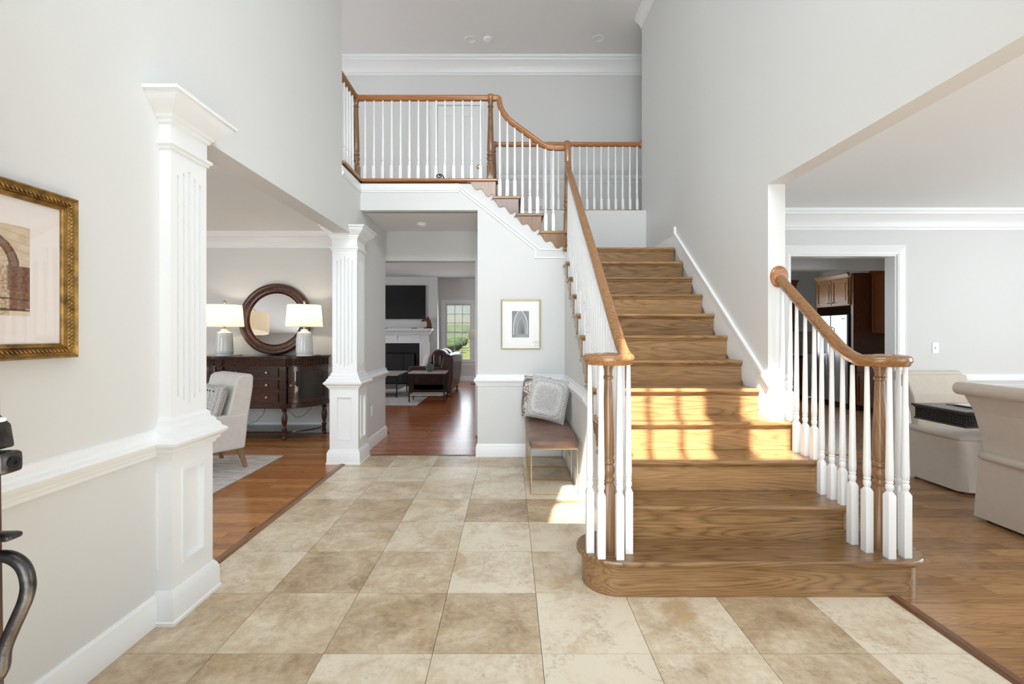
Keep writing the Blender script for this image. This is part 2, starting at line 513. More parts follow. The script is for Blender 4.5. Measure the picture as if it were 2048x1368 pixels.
# plank floor seen from far: rows and joints by the material
m, t, p = nt('oak_floor_far')
tc = N(t, 'ShaderNodeTexCoord')
bk = N(t, 'ShaderNodeTexBrick'); bk.offset = 0.37; bk.offset_frequency = 2
bk.inputs['Color1'].default_value = rgba((198, 112, 54)); bk.inputs['Color2'].default_value = rgba((166, 88, 38)); bk.inputs['Mortar'].default_value = rgba((130, 72, 38))
bk.inputs['Scale'].default_value = 1.0; bk.inputs['Mortar Size'].default_value = 0.0015; bk.inputs['Brick Width'].default_value = 1.1; bk.inputs['Row Height'].default_value = 0.083
t.links.new(tc.outputs['Object'], bk.inputs['Vector'])
mp = N(t, 'ShaderNodeMapping'); mp.inputs['Scale'].default_value = (4, 60, 1); t.links.new(tc.outputs['Object'], mp.inputs['Vector'])
nz = N(t, 'ShaderNodeTexNoise', Scale=1.0, Detail=4.0); t.links.new(mp.outputs[0], nz.inputs['Vector'])
mx = N(t, 'ShaderNodeMix', data_type='RGBA', blend_type='MULTIPLY'); mx.inputs['Factor'].default_value = 0.7
rq = ramp(t, [(0.3, (170, 160, 150)), (0.7, (255, 255, 255))]); t.links.new(nz.outputs['Fac'], rq.inputs[0])
t.links.new(bk.outputs['Color'], mx.inputs['A']); t.links.new(rq.outputs[0], mx.inputs['B']); t.links.new(mx.outputs['Result'], p.inputs['Base Color'])
p.inputs['Roughness'].default_value = 0.26; p.inputs['Coat Weight'].default_value = 0.3; p.inputs['Coat Roughness'].default_value = 0.15
FFAR = m

def streaks(name, c1, c2, sc, rough=0.95):
    m, t, p = nt(name)
    tc = N(t, 'ShaderNodeTexCoord'); mp = N(t, 'ShaderNodeMapping'); mp.inputs['Scale'].default_value = sc
    t.links.new(tc.outputs['Object'], mp.inputs['Vector'])
    nz = N(t, 'ShaderNodeTexNoise', Scale=1.0, Detail=6.0, Roughness=0.7); t.links.new(mp.outputs[0], nz.inputs['Vector'])
    r = ramp(t, [(0.35, c1), (0.62, c2)]); t.links.new(nz.outputs['Fac'], r.inputs[0]); t.links.new(r.outputs[0], p.inputs['Base Color'])
    p.inputs['Roughness'].default_value = rough
    bp = N(t, 'ShaderNodeBump', Strength=0.4, Distance=0.003); t.links.new(nz.outputs['Fac'], bp.inputs['Height']); t.links.new(bp.outputs[0], p.inputs['Normal'])
    return m
RUGM = streaks('faded_grey_rug', (168, 162, 160), (228, 222, 216), (6, 26, 6))
RUGF = streaks('pale_rug', (176, 172, 170), (206, 202, 198), (6, 14, 6))
GRASS = streaks('meadow_grass', (70, 84, 40), (104, 108, 56), (0.15, 0.5, 1))
FOREST = streaks('wooded_hill', (48, 62, 38), (78, 92, 62), (0.2, 0.2, 0.25))

def weave(name, c1, c2, scale, bump=0.8):
    m, t, p = nt(name)
    tc = N(t, 'ShaderNodeTexCoord'); vo = N(t, 'ShaderNodeTexVoronoi', Scale=scale); vo.inputs['Randomness'].default_value = 0.25
    t.links.new(tc.outputs['Object'], vo.inputs['Vector'])
    r = ramp(t, [(0.15, c2), (0.6, c1)]); t.links.new(vo.outputs['Distance'], r.inputs[0]); t.links.new(r.outputs[0], p.inputs['Base Color'])
    p.inputs['Roughness'].default_value = 0.95
    bp = N(t, 'ShaderNodeBump', Strength=bump, Distance=0.006); bp.invert = True
    t.links.new(vo.outputs['Distance'], bp.inputs['Height']); t.links.new(bp.outputs[0], p.inputs['Normal'])
    return m
KNIT = weave('white_waffle_knit', (176, 174, 172), (238, 236, 232), 62)
CARVED = weave('carved_dark_band', (24, 13, 9), (98, 64, 46), 46)
CARVEDB = weave('carved_black_band', (14, 12, 11), (52, 44, 40), 42)
def banded(name, cols, scale, axis=2, noise_amt=6.0):
    m, t, p = nt(name)
    tc = N(t, 'ShaderNodeTexCoord'); wv = N(t, 'ShaderNodeTexWave', Scale=scale, Distortion=noise_amt, Detail=1.0); wv.inputs['Detail Scale'].default_value = 1.4
    wv.bands_direction = 'XYZ'[axis]
    t.links.new(tc.outputs['Object'], wv.inputs['Vector'])
    k = len(cols); r = ramp(t, [((i + 0.5) / k, c) for i, c in enumerate(cols)]); r.color_ramp.interpolation = 'CONSTANT' if k > 2 else 'LINEAR'
    t.links.new(wv.outputs['Color'], r.inputs[0]); t.links.new(r.outputs[0], p.inputs['Base Color'])
    p.inputs['Roughness'].default_value = 0.95
    return m
IKAT = banded('patterned_grey_weave', [(120, 108, 100), (214, 206, 198), (150, 138, 128), (226, 220, 212)], 7.0, 2, 5.0)
m, t, p = nt('print_ink')
at = N(t, 'ShaderNodeAttribute', attribute_name='ink'); t.links.new(at.outputs['Color'], p.inputs['Base Color']); p.inputs['Roughness'].default_value = 0.8
INK = m

# ================================================================== THE SETTING
Z2 = 3.04            # upper floor level (16 risers of 0.19)
CH = 5.64            # foyer and upper hall ceiling
XL, XR = -1.64, 1.80 # faces of the foyer's left wall and of the stair wall
YB = 5.10            # face of the wall under the upper flight
# ---- floors
fl = struct(B().box(-1.697, -0.4, -0.06, 1.93, 5.15, -0.012).build('floor', RUBBER), 'foyer floor laid with large square beige travertine tiles', 'floor')
TS = 0.4575
tile_me = B().box(-TS/2+0.0012, -TS/2+0.0012, -0.012, TS/2-0.0012, TS/2-0.0012, 0.0).mesh('tile'); tile_me.materials.append(TRAV)
half_me = B().box(-TS/2+0.0012, -TS/2+0.0012, -0.012, TS/2-0.036, TS/2-0.0012, 0.0).mesh('tile'); half_me.materials.append(TRAV)
for i in range(-4, 4):
    for j in range(-5, 7):
        x = 0.133 + TS * (i + 0.5); y = 1.947 + TS * (j + 0.5)
        if x > 0.7 and y > 2.7: continue
        o = inst('tile', half_me if i == 3 else tile_me, (x, y, 0), fl)

def planks(floor, mat, x0, x1, y0, y1, w=0.083, rnd=R):
    lens = [0.75, 1.05, 1.4]
    mes = []
    for L in lens:
        me = B().box(-L/2+0.0006, -w/2+0.0006, -0.018, L/2-0.0006, w/2-0.0006, 0.0).mesh('plank'); me.materials.append(mat); mes.append(me)
    ends = {}
    y = y0 + w/2
    while y < y1:
        x = x0 - rnd.random() * 0.7
        while x < x1 - 0.02:
            k = rnd.randrange(3); L = lens[k]
            a, b = max(x, x0), min(x + L, x1)
            if b - a > 0.02:
                if a == x and b == x + L: me = mes[k]
                else:
                    q = round(b - a, 2)
                    if q not in ends:
                        me = B().box(-q/2+0.0006, -w/2+0.0006, -0.018, q/2-0.0006, w/2-0.0006, 0.0).mesh('plank'); me.materials.append(mat); ends[q] = me
                    me = ends[q]
                inst('plank', me, ((a + b) / 2, y, 0), floor)
            x += L
        y += w
fl2 = struct(B().box(-7.0, -0.1, -0.08, -1.75, 6.36, -0.018).build('floor', FLIV), 'reddish brown oak plank floor of the living room left of the columns', 'floor')
planks(fl2, FLIV, -4.4, -1.752, 1.9, 6.34)
fl3 = struct(B().box(1.98, -0.1, -0.08, 7.0, 5.2, -0.018).build('floor', FDIN), 'oak plank floor of the dining room right of the stairs', 'floor')
planks(fl3, FDIN, 1.985, 5.75, 1.4, 5.14)
struct(B().prism([(XL, 5.15), (2.2, 5.15), (2.2, 13.5), (-7.0, 13.5), (-7.0, 6.4), (XL, 6.4)], -0.08, 0.0, 'z').build('floor', FFAR, fix=True), 'glossy red brown plank floor of the hallway and family room', 'floor')
struct(B().box(2.2, 5.2, -0.08, 7.6, 9.8, -0.002).build('floor', FDIN), 'brown floor of the kitchen beyond the dining room', 'floor')
prof_strip = [(-0.03, -0.01), (-0.03, 0.004), (-0.012, 0.011), (0.012, 0.011), (0.03, 0.004), (0.03, -0.01)]
struct(B().sweep([(s, u) for s, u in prof_strip], [(-1.722, 2.47, 0.0), (-1.722, 4.79, 0.0)]).build('trim_1', STRIP), 'dark wooden threshold strip between tiles and living room floor', 'threshold')
struct(B().sweep([(s, u) for s, u in prof_strip], [(1.955, 0.3, 0.0), (1.955, 2.41, 0.0)]).build('trim_2', STRIP), 'dark wooden threshold strip between tiles and dining room floor', 'threshold')
struct(B().box(-1.64, 5.135, -0.01, -0.36, 5.165, 0.006).build('trim_3', STRIP), 'thin wooden threshold at the end of the tiles in the hallway', 'threshold')

# ---- walls
wl = [(-0.15, 0), (2.3, 0), (2.3, 2.38), (4.95, 2.38), (4.95, 0), (6.12, 0), (6.12, 2.98), (4.54, 2.98), (4.54, CH), (-0.15, CH)]
struct(B().prism(wl, -1.81, XL, 'x').build('wall_left', WALL, fix=True), 'tall pale grey foyer wall with wide opening to the living room', 'wall')
wr = [(-0.15, 0), (0.45, 0), (0.45, 2.385), (3.244, 2.385), (3.244, 0), (6.35, 0), (6.35, CH), (-0.15, CH)]
struct(B().prism(wr, XR, 1.92, 'x').build('wall_right', WALL, fix=True), 'tall pale grey stair wall with opening to the dining room', 'wall')
wb = [(-0.356, 0), (0.60, 0), (0.60, 2.43), (0.343, 2.43), (0.343, 2.62), (0.093, 2.62), (0.093, 2.81), (-0.157, 2.81), (-0.157, 2.99), (XL, 2.99), (XL, 2.70), (-0.356, 2.70)]
struct(B().prism(wb, YB, 5.22, 'y').build('wall_back', WALL, fix=True), 'white wall under the upper stair flight with balcony edge', 'wall')
# side of the lower flight (stepped top hidden behind the tread ends)
R_, T_, Y1 = 0.19, 0.2446, 2.337
ws = [(2.62, 0), (YB, 0), (YB, 12 * R_ - 0.03)]
for n in range(12, 1, -1):
    yn = Y1 + (n - 1) * T_ + 0.03
    ws += [(yn, n * R_ - 0.03), (yn, (n - 1) * R_ - 0.03)]
ws = ws[:-1] + [(2.62, R_ - 0.03)]
struct(B().prism(ws, 0.60, 0.66, 'x').build('wall_stair_side', WALL, fix=True), 'white wall closing the side of the lower stair flight behind the bench', 'wall')
# hallway under the upper floor
struct(B().box(XL, YB + 0.1, 2.70, -0.356, 6.2, 2.76).build('ceiling', CEIL), 'low ceiling of the short hallway under the balcony', 'ceiling')
hd = [(-1.81, 2.31), (-0.46, 2.31), (-0.46, 0), (2.1, 0), (2.1, 2.98), (-1.81, 2.98)]
struct(B().prism(hd, 6.15, 6.30, 'y').build('wall_hall_end', WALL, fix=True), 'white header and jamb at the end of the hallway', 'wall')
struct(B().box(-0.356, 5.22, 0, -0.26, 6.15, 2.7).build('wall_hall_right', WALL), 'right hand wall of the short hallway', 'wall')
# upper floor, landing back wall, upper hall walls and ceiling
up = [(-5.0, 3.9), (-1.81, 3.9), (-1.81, 5.14), (-0.157, 5.14), (-0.157, 6.44), (3.2, 6.44), (3.2, 7.4), (-5.0, 7.4)]
struct(B().prism(up, 2.98, Z2 - 0.002, 'z').build('floor_upper', FFAR, fix=True), 'upper hall floor behind the balcony railing', 'floor')
struct(B().box(-0.157, 6.35, 2.2, XR, 6.45, Z2 - 0.03).build('wall_landing', WALL), 'low white wall behind the stair landing', 'wall')
struct(B().box(-5.0, 7.30, Z2, 3.2, 7.42, CH).build('wall_upper_back', WALL), 'pale grey back wall of the upper hall with a door', 'wall')
struct(B().box(-5.1, 3.9, Z2, -5.0, 7.42, CH).build('wall_upper_left', WALL), 'far left end wall of the upper hall', 'wall')
struct(B().box(-5.0, 4.4, Z2, -1.81, 4.52, CH).build('wall_upper_near', WALL), 'upper hall wall left of the foyer', 'wall')
struct(B().box(3.2, 6.3, Z2, 3.3, 7.42, CH).build('wall_upper_right', WALL), 'far right end wall of the upper hall', 'wall')
struct(B().box(1.92, 6.25, Z2, 3.3, 6.35, CH).build('wall_upper_side', WALL), 'upper hall wall right of the stair wall', 'wall')
struct(B().box(-5.1, -0.3, CH, 3.3, 7.5, CH + 0.1).build('ceiling', CEIL), 'high ceiling over foyer and upper hall', 'ceiling')
# front wall behind the viewer: doorway and three part window over it
fr = B()
fx = [-7.1, -0.85, -0.61, -0.333, -0.085, 0.52, 0.768, 0.95, 1.045, 7.1]
fz = [0, 2.15, 4.40, 5.55, 5.75]
holes = {(i, 0) for i in range(1, 7)} | {(2, 2), (4, 2)} | {(6, 2), (7, 2)}
for i in range(9):
    for j in range(4):
        if (i, j) in holes: continue
        for (y, d) in ((-0.15, 1), (-0.27, -1)):
            q = [(fx[i], y, fz[j]), (fx[i+1], y, fz[j]), (fx[i+1], y, fz[j+1]), (fx[i], y, fz[j+1])]
            fr.quad(*(q if d < 0 else q[::-1]))
for (x0, x1, z0, z1) in ((-0.85, 0.95, 0, 2.15), (-0.61, -0.333, 4.40, 5.55), (-0.085, 0.52, 4.40, 5.55), (0.768, 1.045, 4.40, 5.55)):
    for a, b in (((x0, z0), (x1, z0)), ((x1, z0), (x1, z1)), ((x1, z1), (x0, z1)), ((x0, z1), (x0, z0))):
        fr.quad((a[0], -0.27, a[1]), (b[0], -0.27, b[1]), (b[0], -0.15, b[1]), (a[0], -0.15, a[1]))
struct(fr.build('wall_front', WALL), 'front wall with doorway and tall window behind the viewer', 'wall')
wm = struct(thing('window_1', 'three part window over the front door', 'window', (0.22, -0.21, 4.40)), 'three part window over the front door', 'window')
for x in (0.105, 0.32):
    B().box(x - 0.016, -0.22, 4.40, x + 0.016, -0.19, 5.55).build('muntin', TRIM, wm)
for x0, x1 in ((-0.61, -0.333), (-0.085, 0.52), (0.768, 1.045)):
    B().box(x0, -0.22, 4.96, x1, -0.19, 4.985).build('muntin', TRIM, wm)
# living room shell
struct(B().box(-1.95, 6.0, 0, -1.81, 6.45, 2.98).build('wall_living_corner', WALL), 'short wall return between living room and family room', 'wall')
struct(B().box(-7.1, 6.35, 0, -1.81, 6.45, 2.98).build('wall_living_back', WALL), 'living room back wall behind sideboard and mirror', 'wall')
struct(B().box(-7.1, -0.15, 0, -7.0, 6.45, 2.98).build('wall_living_left', WALL), 'far left wall of the living room', 'wall')
struct(B().box(-7.1, -0.15, 2.72, -1.81, 6.45, 2.97).build('ceiling', CEIL), 'living room ceiling', 'ceiling')
# dining room shell
dn = [(1.92, 0), (3.08, 0), (3.08, 2.22), (4.267, 2.22), (4.267, 0), (7.1, 0), (7.1, 2.9), (1.92, 2.9)]
struct(B().prism(dn, 5.14, 5.26, 'y').build('wall_dining_back', WALL, fix=True), 'dining room back wall with cased opening to the kitchen', 'wall')
struct(B().box(6.95, -0.15, 0, 7.1, 5.2, 2.9).build('wall_dining_right', WALL), 'right hand wall of the dining room', 'wall')
struct(B().box(1.92, -0.15, 2.70, 7.1, 5.26, 2.9).build('ceiling', CEIL), 'dining room ceiling', 'ceiling')
# kitchen shell
struct(B().box(2.2, 6.15, 2.20, 7.6, 6.30, 2.75).build('wall_kitchen_beam', WALL), 'pale dropped beam at the entrance of the kitchen', 'wall')
struct(B().box(2.2, 5.26, 2.66, 7.7, 10.2, 2.8).build('ceiling', CEIL), 'kitchen ceiling', 'ceiling')
struct(B().box(2.2, 10.1, 0, 7.7, 10.2, 2.8).build('wall_kitchen_back', WALL), 'back wall of the kitchen', 'wall')
struct(B().box(6.72, 5.26, 0, 6.82, 10.2, 2.8).build('wall_kitchen_right', WALL), 'kitchen wall behind the refrigerator', 'wall')
struct(B().box(2.1, 5.26, 0, 2.2, 13.5, 3.1).build('wall_family_right', WALL), 'wall between family room and kitchen', 'wall')
# family room shell
wf = B()
gx = [-7.1, -1.865, -1.115, 2.2]; gz = [0, 0.576, 2.22, 3.1]
for i in range(3):
    for j in range(3):
        if (i, j) == (1, 1): continue
        wf.quad((gx[i], 13.4, gz[j]), (gx[i+1], 13.4, gz[j]), (gx[i+1], 13.4, gz[j+1]), (gx[i], 13.4, gz[j+1]))
        wf.quad((gx[i], 13.55, gz[j+1]), (gx[i+1], 13.55, gz[j+1]), (gx[i+1], 13.55, gz[j]), (gx[i], 13.55, gz[j]))
for a, b in (((-1.865, 0.576), (-1.115, 0.576)), ((-1.115, 0.576), (-1.115, 2.22)), ((-1.115, 2.22), (-1.865, 2.22)), ((-1.865, 2.22), (-1.865, 0.576))):
    wf.quad((a[0], 13.4, a[1]), (b[0], 13.4, b[1]), (b[0], 13.55, b[1]), (a[0], 13.55, a[1]))
struct(wf.build('wall_family_back', WALL), 'far wall of the family room with the garden window', 'wall')
struct(B().box(-5.2, 12.95, 0, -2.02, 13.4, 2.94).build('wall_chimney_breast', WALL), 'projecting chimney breast that carries the television', 'wall')
struct(B().box(-7.1, 6.30, 2.94, 2.2, 13.6, 2.975).build('ceiling', CEIL), 'family room ceiling beyond the hallway', 'ceiling')
struct(B().box(-7.1, 6.45, 0, -7.0, 13.5, 2.98).build('wall_family_left', WALL), 'left wall of the family room', 'wall')

# ---- mouldings
BASE = [(0, 0), (0.019, 0), (0.019, 0.105), (0.013, 0.118), (0.013, 0.124), (0.006, 0.138), (0, 0.138)]
CHAIR = [(0, 0.775), (0.010, 0.775), (0.012, 0.79), (0.020, 0.797), (0.022, 0.806), (0.036, 0.824), (0.040, 0.838), (0.036, 0.848), (0.024, 0.856), (0.020, 0.868), (0.013, 0.874), (0.012, 0.896), (0, 0.900)]
def crown(z, h=0.17):
    s = h / 0.17
    return [(0, z - 0.17*s), (0.010*s, z - 0.17*s), (0.012*s, z - 0.150*s), (0.022*s, z - 0.146*s), (0.028*s, z - 0.118*s), (0.05*s, z - 0.085*s), (0.085*s, z - 0.055*s), (0.10*s, z - 0.045*s), (0.104*s, z - 0.03*s), (0.118*s, z - 0.026*s), (0.122*s, z), (0, z)]
def trim(name, prof, path, label, cat='moulding', z=0.0, closed=False):
    return struct(B().mold(prof, path, closed, z).build(name, TRIM, smooth=25, fix=True), label, cat)
trim('baseboard_left', BASE, [(XL, -0.1), (XL, 2.14)], 'white baseboard along the foyer wall under the gilt picture', 'baseboard')
trim('baseboard_hall', BASE, [(XL, 5.11), (XL, 6.12), (-1.81, 6.12)], 'white baseboard of the hallway wall past the far column', 'baseboard')
trim('baseboard_back', BASE, [(-0.356, 5.24), (-0.356, YB), (0.60, YB), (0.60, 2.66)], 'white baseboard under the stairs behind the bench', 'baseboard')
trim('baseboard_living', BASE, [(-7.0, 6.35), (-1.82, 6.35)], 'white baseboard behind the sideboard', 'baseboard')
trim('baseboard_dining', BASE, [(4.39, 5.14), (6.95, 5.14)], 'white baseboard of the dining room back wall', 'baseboard')
trim('baseboard_dining', BASE, [(1.92, 5.14), (2.96, 5.14)], 'white baseboard of the dining room wall left of the kitchen opening', 'baseboard')
trim('baseboard_family', BASE, [(-2.02, 13.4), (2.1, 13.4)], 'white baseboard under the garden window', 'baseboard')
trim('baseboard_upper', BASE, [(-5, 7.3), (-1.25, 7.3)], 'white baseboard of the upper hall left of the door', 'baseboard', z=Z2)
trim('baseboard_upper', BASE, [(-0.32, 7.3), (3.2, 7.3)], 'white baseboard of the upper hall right of the door', 'baseboard', z=Z2)
trim('trim_4', CHAIR, [(XL, -0.1), (XL, 2.15)], 'white chair rail on the foyer wall running into the near column')
trim('trim_5', CHAIR, [(XL, 5.10), (XL, 6.12), (-1.81, 6.12)], 'white chair rail of the hallway wall past the far column')
trim('trim_6', CHAIR, [(-0.356, 5.2), (-0.356, YB), (0.60, YB), (0.60, 3.60)], 'white chair rail under the small framed print and behind the bench')
trim('trim_7', CHAIR, [(-7.0, 6.35), (-1.82, 6.35)], 'white chair rail behind the sideboard')
trim('trim_8', CHAIR, [(4.39, 5.14), (6.95, 5.14)], 'white chair rail on the dining room back wall')
trim('trim_9', [(o, z - 0.10) for o, z in CHAIR], [(-0.32, 7.3), (3.2, 7.3)], 'white chair rail of the upper hall behind the landing railing', z=Z2)
trim('trim_10', crown(2.72, 0.20), [(-7.0, 6.35), (-1.82, 6.35)], 'white crown moulding over sideboard and mirror')
trim('trim_11', crown(2.70, 0.21), [(1.92, 5.14), (6.95, 5.14)], 'white crown moulding of the dining room back wall')
trim('trim_12', crown(CH, 0.24), [(-5, 7.3), (3.2, 7.3)], 'white crown moulding of the upper hall back wall')
trim('trim_13', crown(CH, 0.14), [(XR, 6.35), (XR, -0.1)], 'white crown moulding on top of the stair wall')
trim('trim_14', crown(CH, 0.14), [(XL, -0.1), (XL, 4.54), (-1.81, 4.54)], 'white crown moulding on top of the foyer left wall')
trim('trim_15', CHAIR, [(-2.02, 13.4), (-1.98, 13.4)], 'short white chair rail beside the garden window')
# balcony edge: small moulding under the oak nosing
FAS = [(0, 2.895), (0.008, 2.895), (0.010, 2.91), (0.018, 2.915), (0.018, 2.93), (0.006, 2.94), (0.006, 2.99), (0, 2.99)]
trim('trim_16', FAS, [(XL, 4.54), (XL, YB), (-0.56, YB)], 'white stepped moulding along the balcony edge')
# sloping band below the upper flight
def slab_path(pts, w, y0, y1):
    return pts
band = B().prism([(-0.60, 2.99), (-0.575, 2.99), (0.335, 2.275), (0.60, 2.275), (0.60, 2.262), (0.328, 2.262)], YB - 0.012, YB, 'y')
struct(band.build('trim_17', TRIM, fix=True), 'thin sloping white moulding under the upper flight', 'moulding')
band = B().prism([(-0.565, 2.925), (-0.55, 2.93), (0.285, 2.270), (0.285, 2.185), (0.60, 2.185), (0.60, 2.172), (0.270, 2.172), (0.270, 2.262)], YB - 0.012, YB, 'y')
struct(band.build('trim_18', TRIM, fix=True), 'second thin sloping white moulding ending in a small box by the newel', 'moulding')
# skirt board up the stair wall and round the opening jamb
m_ = R_ / T_
def nz_(y): return R_ + m_ * (y - Y1)
sk = [(3.20, nz_(3.20) + 0.15), (5.04, nz_(5.04) + 0.15), (5.04, 2.50), (5.07, 2.50), (5.07, 2.42), (6.35, 2.42), (6.35, 2.26), (5.04, 2.26), (4.0, 1.30), (3.20, 0.70)]
struct(B().prism(sk, XR - 0.014, XR, 'x').build('trim_19', TRIM, fix=True), 'white skirt board climbing the stair wall beside the treads', 'moulding')
sk = [(3.20, nz_(3.20) + 0.15), (5.03, nz_(5.03) + 0.15), (5.03, 2.505), (5.065, 2.505), (5.065, nz_(5.065) + 0.13), (3.20, nz_(3.20) + 0.115)]
struct(B().prism(sk, XR - 0.026, XR - 0.014, 'x').build('trim_20', TRIM, fix=True), 'raised cap of the white stair skirt board', 'moulding')
jb = B().mold([(0, 0.70), (0.012, 0.70), (0.012, 1.02), (0.022, 1.03), (0.026, 1.045), (0.012, 1.06), (0, 1.062)], [(1.92, 3.36), (1.92, 3.244), (XR, 3.244), (XR, 3.36)][::-1])
struct(jb.build('trim_21', TRIM, smooth=25, fix=True), 'white trim block at the foot of the dining opening jamb', 'moulding')
# casing of the kitchen opening
CAS = 0.11
def casing(name, x0, x1, z0, z1, y, label, cw=0.11, sill=False):
    b = B()
    prof = [(0, 0), (0, 0.022), (0.02, 0.028), (cw - 0.02, 0.016), (cw - 0.012, 0.02), (cw, 0.012), (cw, 0)]
    pts = [(x0, z0), (x0, z1), (x1, z1), (x1, z0)]
    outs = [(-1, 0), (-1, 1), (1, 1), (1, 0)]
    n = len(b.v); k = len(prof)
    for (px, pz), (ox, oz) in zip(pts, outs):
        for o, d in prof: b.v.append((px + ox * o, y - d, pz + oz * o))
    for i in range(3):
        for j in range(k):
            a = n + i * k + j; c = n + i * k + (j + 1) % k
            b.f.append([a, c, c + k, a + k])
    b.f.append([n + j for j in range(k)]); b.f.append([n + 3 * k + j for j in range(k)])
    return struct(b.build(name, TRIM, fix=True), label, 'casing')
casing('trim_22', 3.08, 4.267, 0, 2.22, 5.14, 'white casing round the kitchen opening in the dining room')
struct(B().prism([(3.08, 0), (3.10, 0), (3.10, 2.20), (4.247, 2.20), (4.247, 0), (4.267, 0), (4.267, 2.22), (3.08, 2.22)], 5.13, 5.27, 'y').build('trim_23', TRIM, fix=True), 'white jamb lining of the kitchen opening', 'casing')
# upper hall door
dr = struct(thing('door_1', 'white panelled door in the upper hall behind the balcony railing', 'door', (-0.79, 7.3, Z2)), 'white panelled door in the upper hall behind the balcony railing', 'door')
us = [-1.13, -1.03, -0.85, -0.73, -0.55, -0.45]; vs = [Z2, Z2 + 0.2, Z2 + 0.75, Z2 + 0.88, Z2 + 1.72, Z2 + 1.88]
B().grid((0, 7.285, 0), (1, 0, 0), (0, 0, 1), us, vs, lambda i, j: -0.012 if i in (1, 3) and j in (1, 3) else 0.0).build('door_leaf', TRIM, dr)
o = casing('casing', -1.14, -0.44, Z2, Z2 + 1.89, 7.3, None, 0.10)
for k_ in ('kind', 'label', 'category'):
    if k_ in o: del o[k_]
o.parent = dr; o.location = -wloc(dr)
B().lathe([(0.0, -0.05), (0.024, -0.045), (0.028, -0.03), (0.012, -0.018), (0.012, 0), (0.03, 0.0)], 12, (-0.49, 7.28, Z2 + 0.92), Matrix.Rotation(-PI/2, 3, 'X')).build('door_knob', BRASS, dr, smooth=40)

# ---- the two square columns of the living room opening
def column(loc, label, engaged=False):
    cx, cy = loc
    c = thing('column', label, 'column', (cx, cy, 0), group='columns of the living room opening')
    def sq(h): return [(cx - h, cy - h), (cx + h, cy - h), (cx + h, cy + h), (cx - h, cy + h)]
    hp, hs = 0.148, 0.128
    B().mold([(0.0, 0), (0.030, 0), (0.030, 0.014), (0.024, 0.02), (0.022, 0.115), (0.016, 0.128), (0.014, 0.135), (0.004, 0.150), (0.0, 0.150)], sq(hp), True).build('plinth', TRIM, c, smooth=25, fix=True)
    b = B()
    us = [-hp, -0.082, -0.070, 0.070, 0.082, hp]; vs = [0.14, 0.245, 0.257, 0.685, 0.697, 0.80]
    def dp(i, j):
        if i in (0, 4) or j in (0, 4): return 0.0
        return 0.006 if (i in (1, 3) or j in (1, 3)) else -0.016
    for k, (ud, o) in enumerate((((1, 0, 0), (cx, cy - hp, 0)), ((0, 1, 0), (cx + hp, cy, 0)), ((-1, 0, 0), (cx, cy + hp, 0)), ((0, -1, 0), (cx - hp, cy, 0)))):
        b.grid(o, ud, (0, 0, 1), us, vs, dp)
    b.build('pedestal', TRIM, c)
    B().mold([(0.0, 0.775), (0.010, 0.775), (0.012, 0.788), (0.024, 0.795), (0.026, 0.806), (0.048, 0.826), (0.052, 0.838), (0.044, 0.848), (0.030, 0.858), (0.026, 0.874), (0.012, 0.886), (0.010, 0.902), (-0.006, 0.914), (-0.008, 0.934), (-0.018, 0.946), (-0.02, 0.956)], sq(hp), True).build('surbase', TRIM, c, smooth=25, fix=True)
    b = B()
    ed = [-hs]
    w, g = 0.0135, 0.0255
    ctr = [(-2 + i) * (w + g) for i in range(5)]
    for q in ctr: ed += [q - w / 2, q + w / 2]
    ed += [hs]
    zt = [2.10, 2.12, 2.14, 2.12, 2.10]; zb = [1.04, 1.02, 1.0, 1.02, 1.04]
    vs = [0.94, 1.0, 1.02, 1.04, 2.10, 2.12, 2.14, 2.27]
    def dp2(i, j):
        if i % 2 == 0: return 0.0
        k = i // 2
        zc = (vs[j] + vs[j+1]) / 2
        return -0.014 if zb[k] < zc < zt[k] else 0.0
    for ud, o in (((1, 0, 0), (cx, cy - hs, 0)), ((0, 1, 0), (cx + hs, cy, 0)), ((-1, 0, 0), (cx, cy + hs, 0)), ((0, -1, 0), (cx - hs, cy, 0))):
        if engaged and ud == (1, 0, 0): b.grid(o, ud, (0, 0, 1), [-hs, hs], [0.94, 2.27], lambda i, j: 0.0)
        else: b.grid(o, ud, (0, 0, 1), ed, vs, dp2)
    b.build('fluted_shaft', TRIM, c)
    b = B().mold([(0.0, 2.205), (0.008, 2.208), (0.010, 2.22), (0.020, 2.226), (0.020, 2.24), (0.002, 2.246), (0.002, 2.325), (0.012, 2.33), (0.014, 2.345), (0.024, 2.35), (0.026, 2.362), (0.045, 2.38), (0.075, 2.405), (0.088, 2.425), (0.090, 2.436), (0.104, 2.44), (0.104, 2.455), (-0.1, 2.455)], sq(hs), True)
    b.build('capital', TRIM, c, smooth=25, fix=True)
    return c
column((-1.715, 2.303), 'nearer of the two white fluted square columns, beside the gilt picture', True)
column((-1.715, 4.95), 'farther of the two white fluted square columns, at the hallway corner')

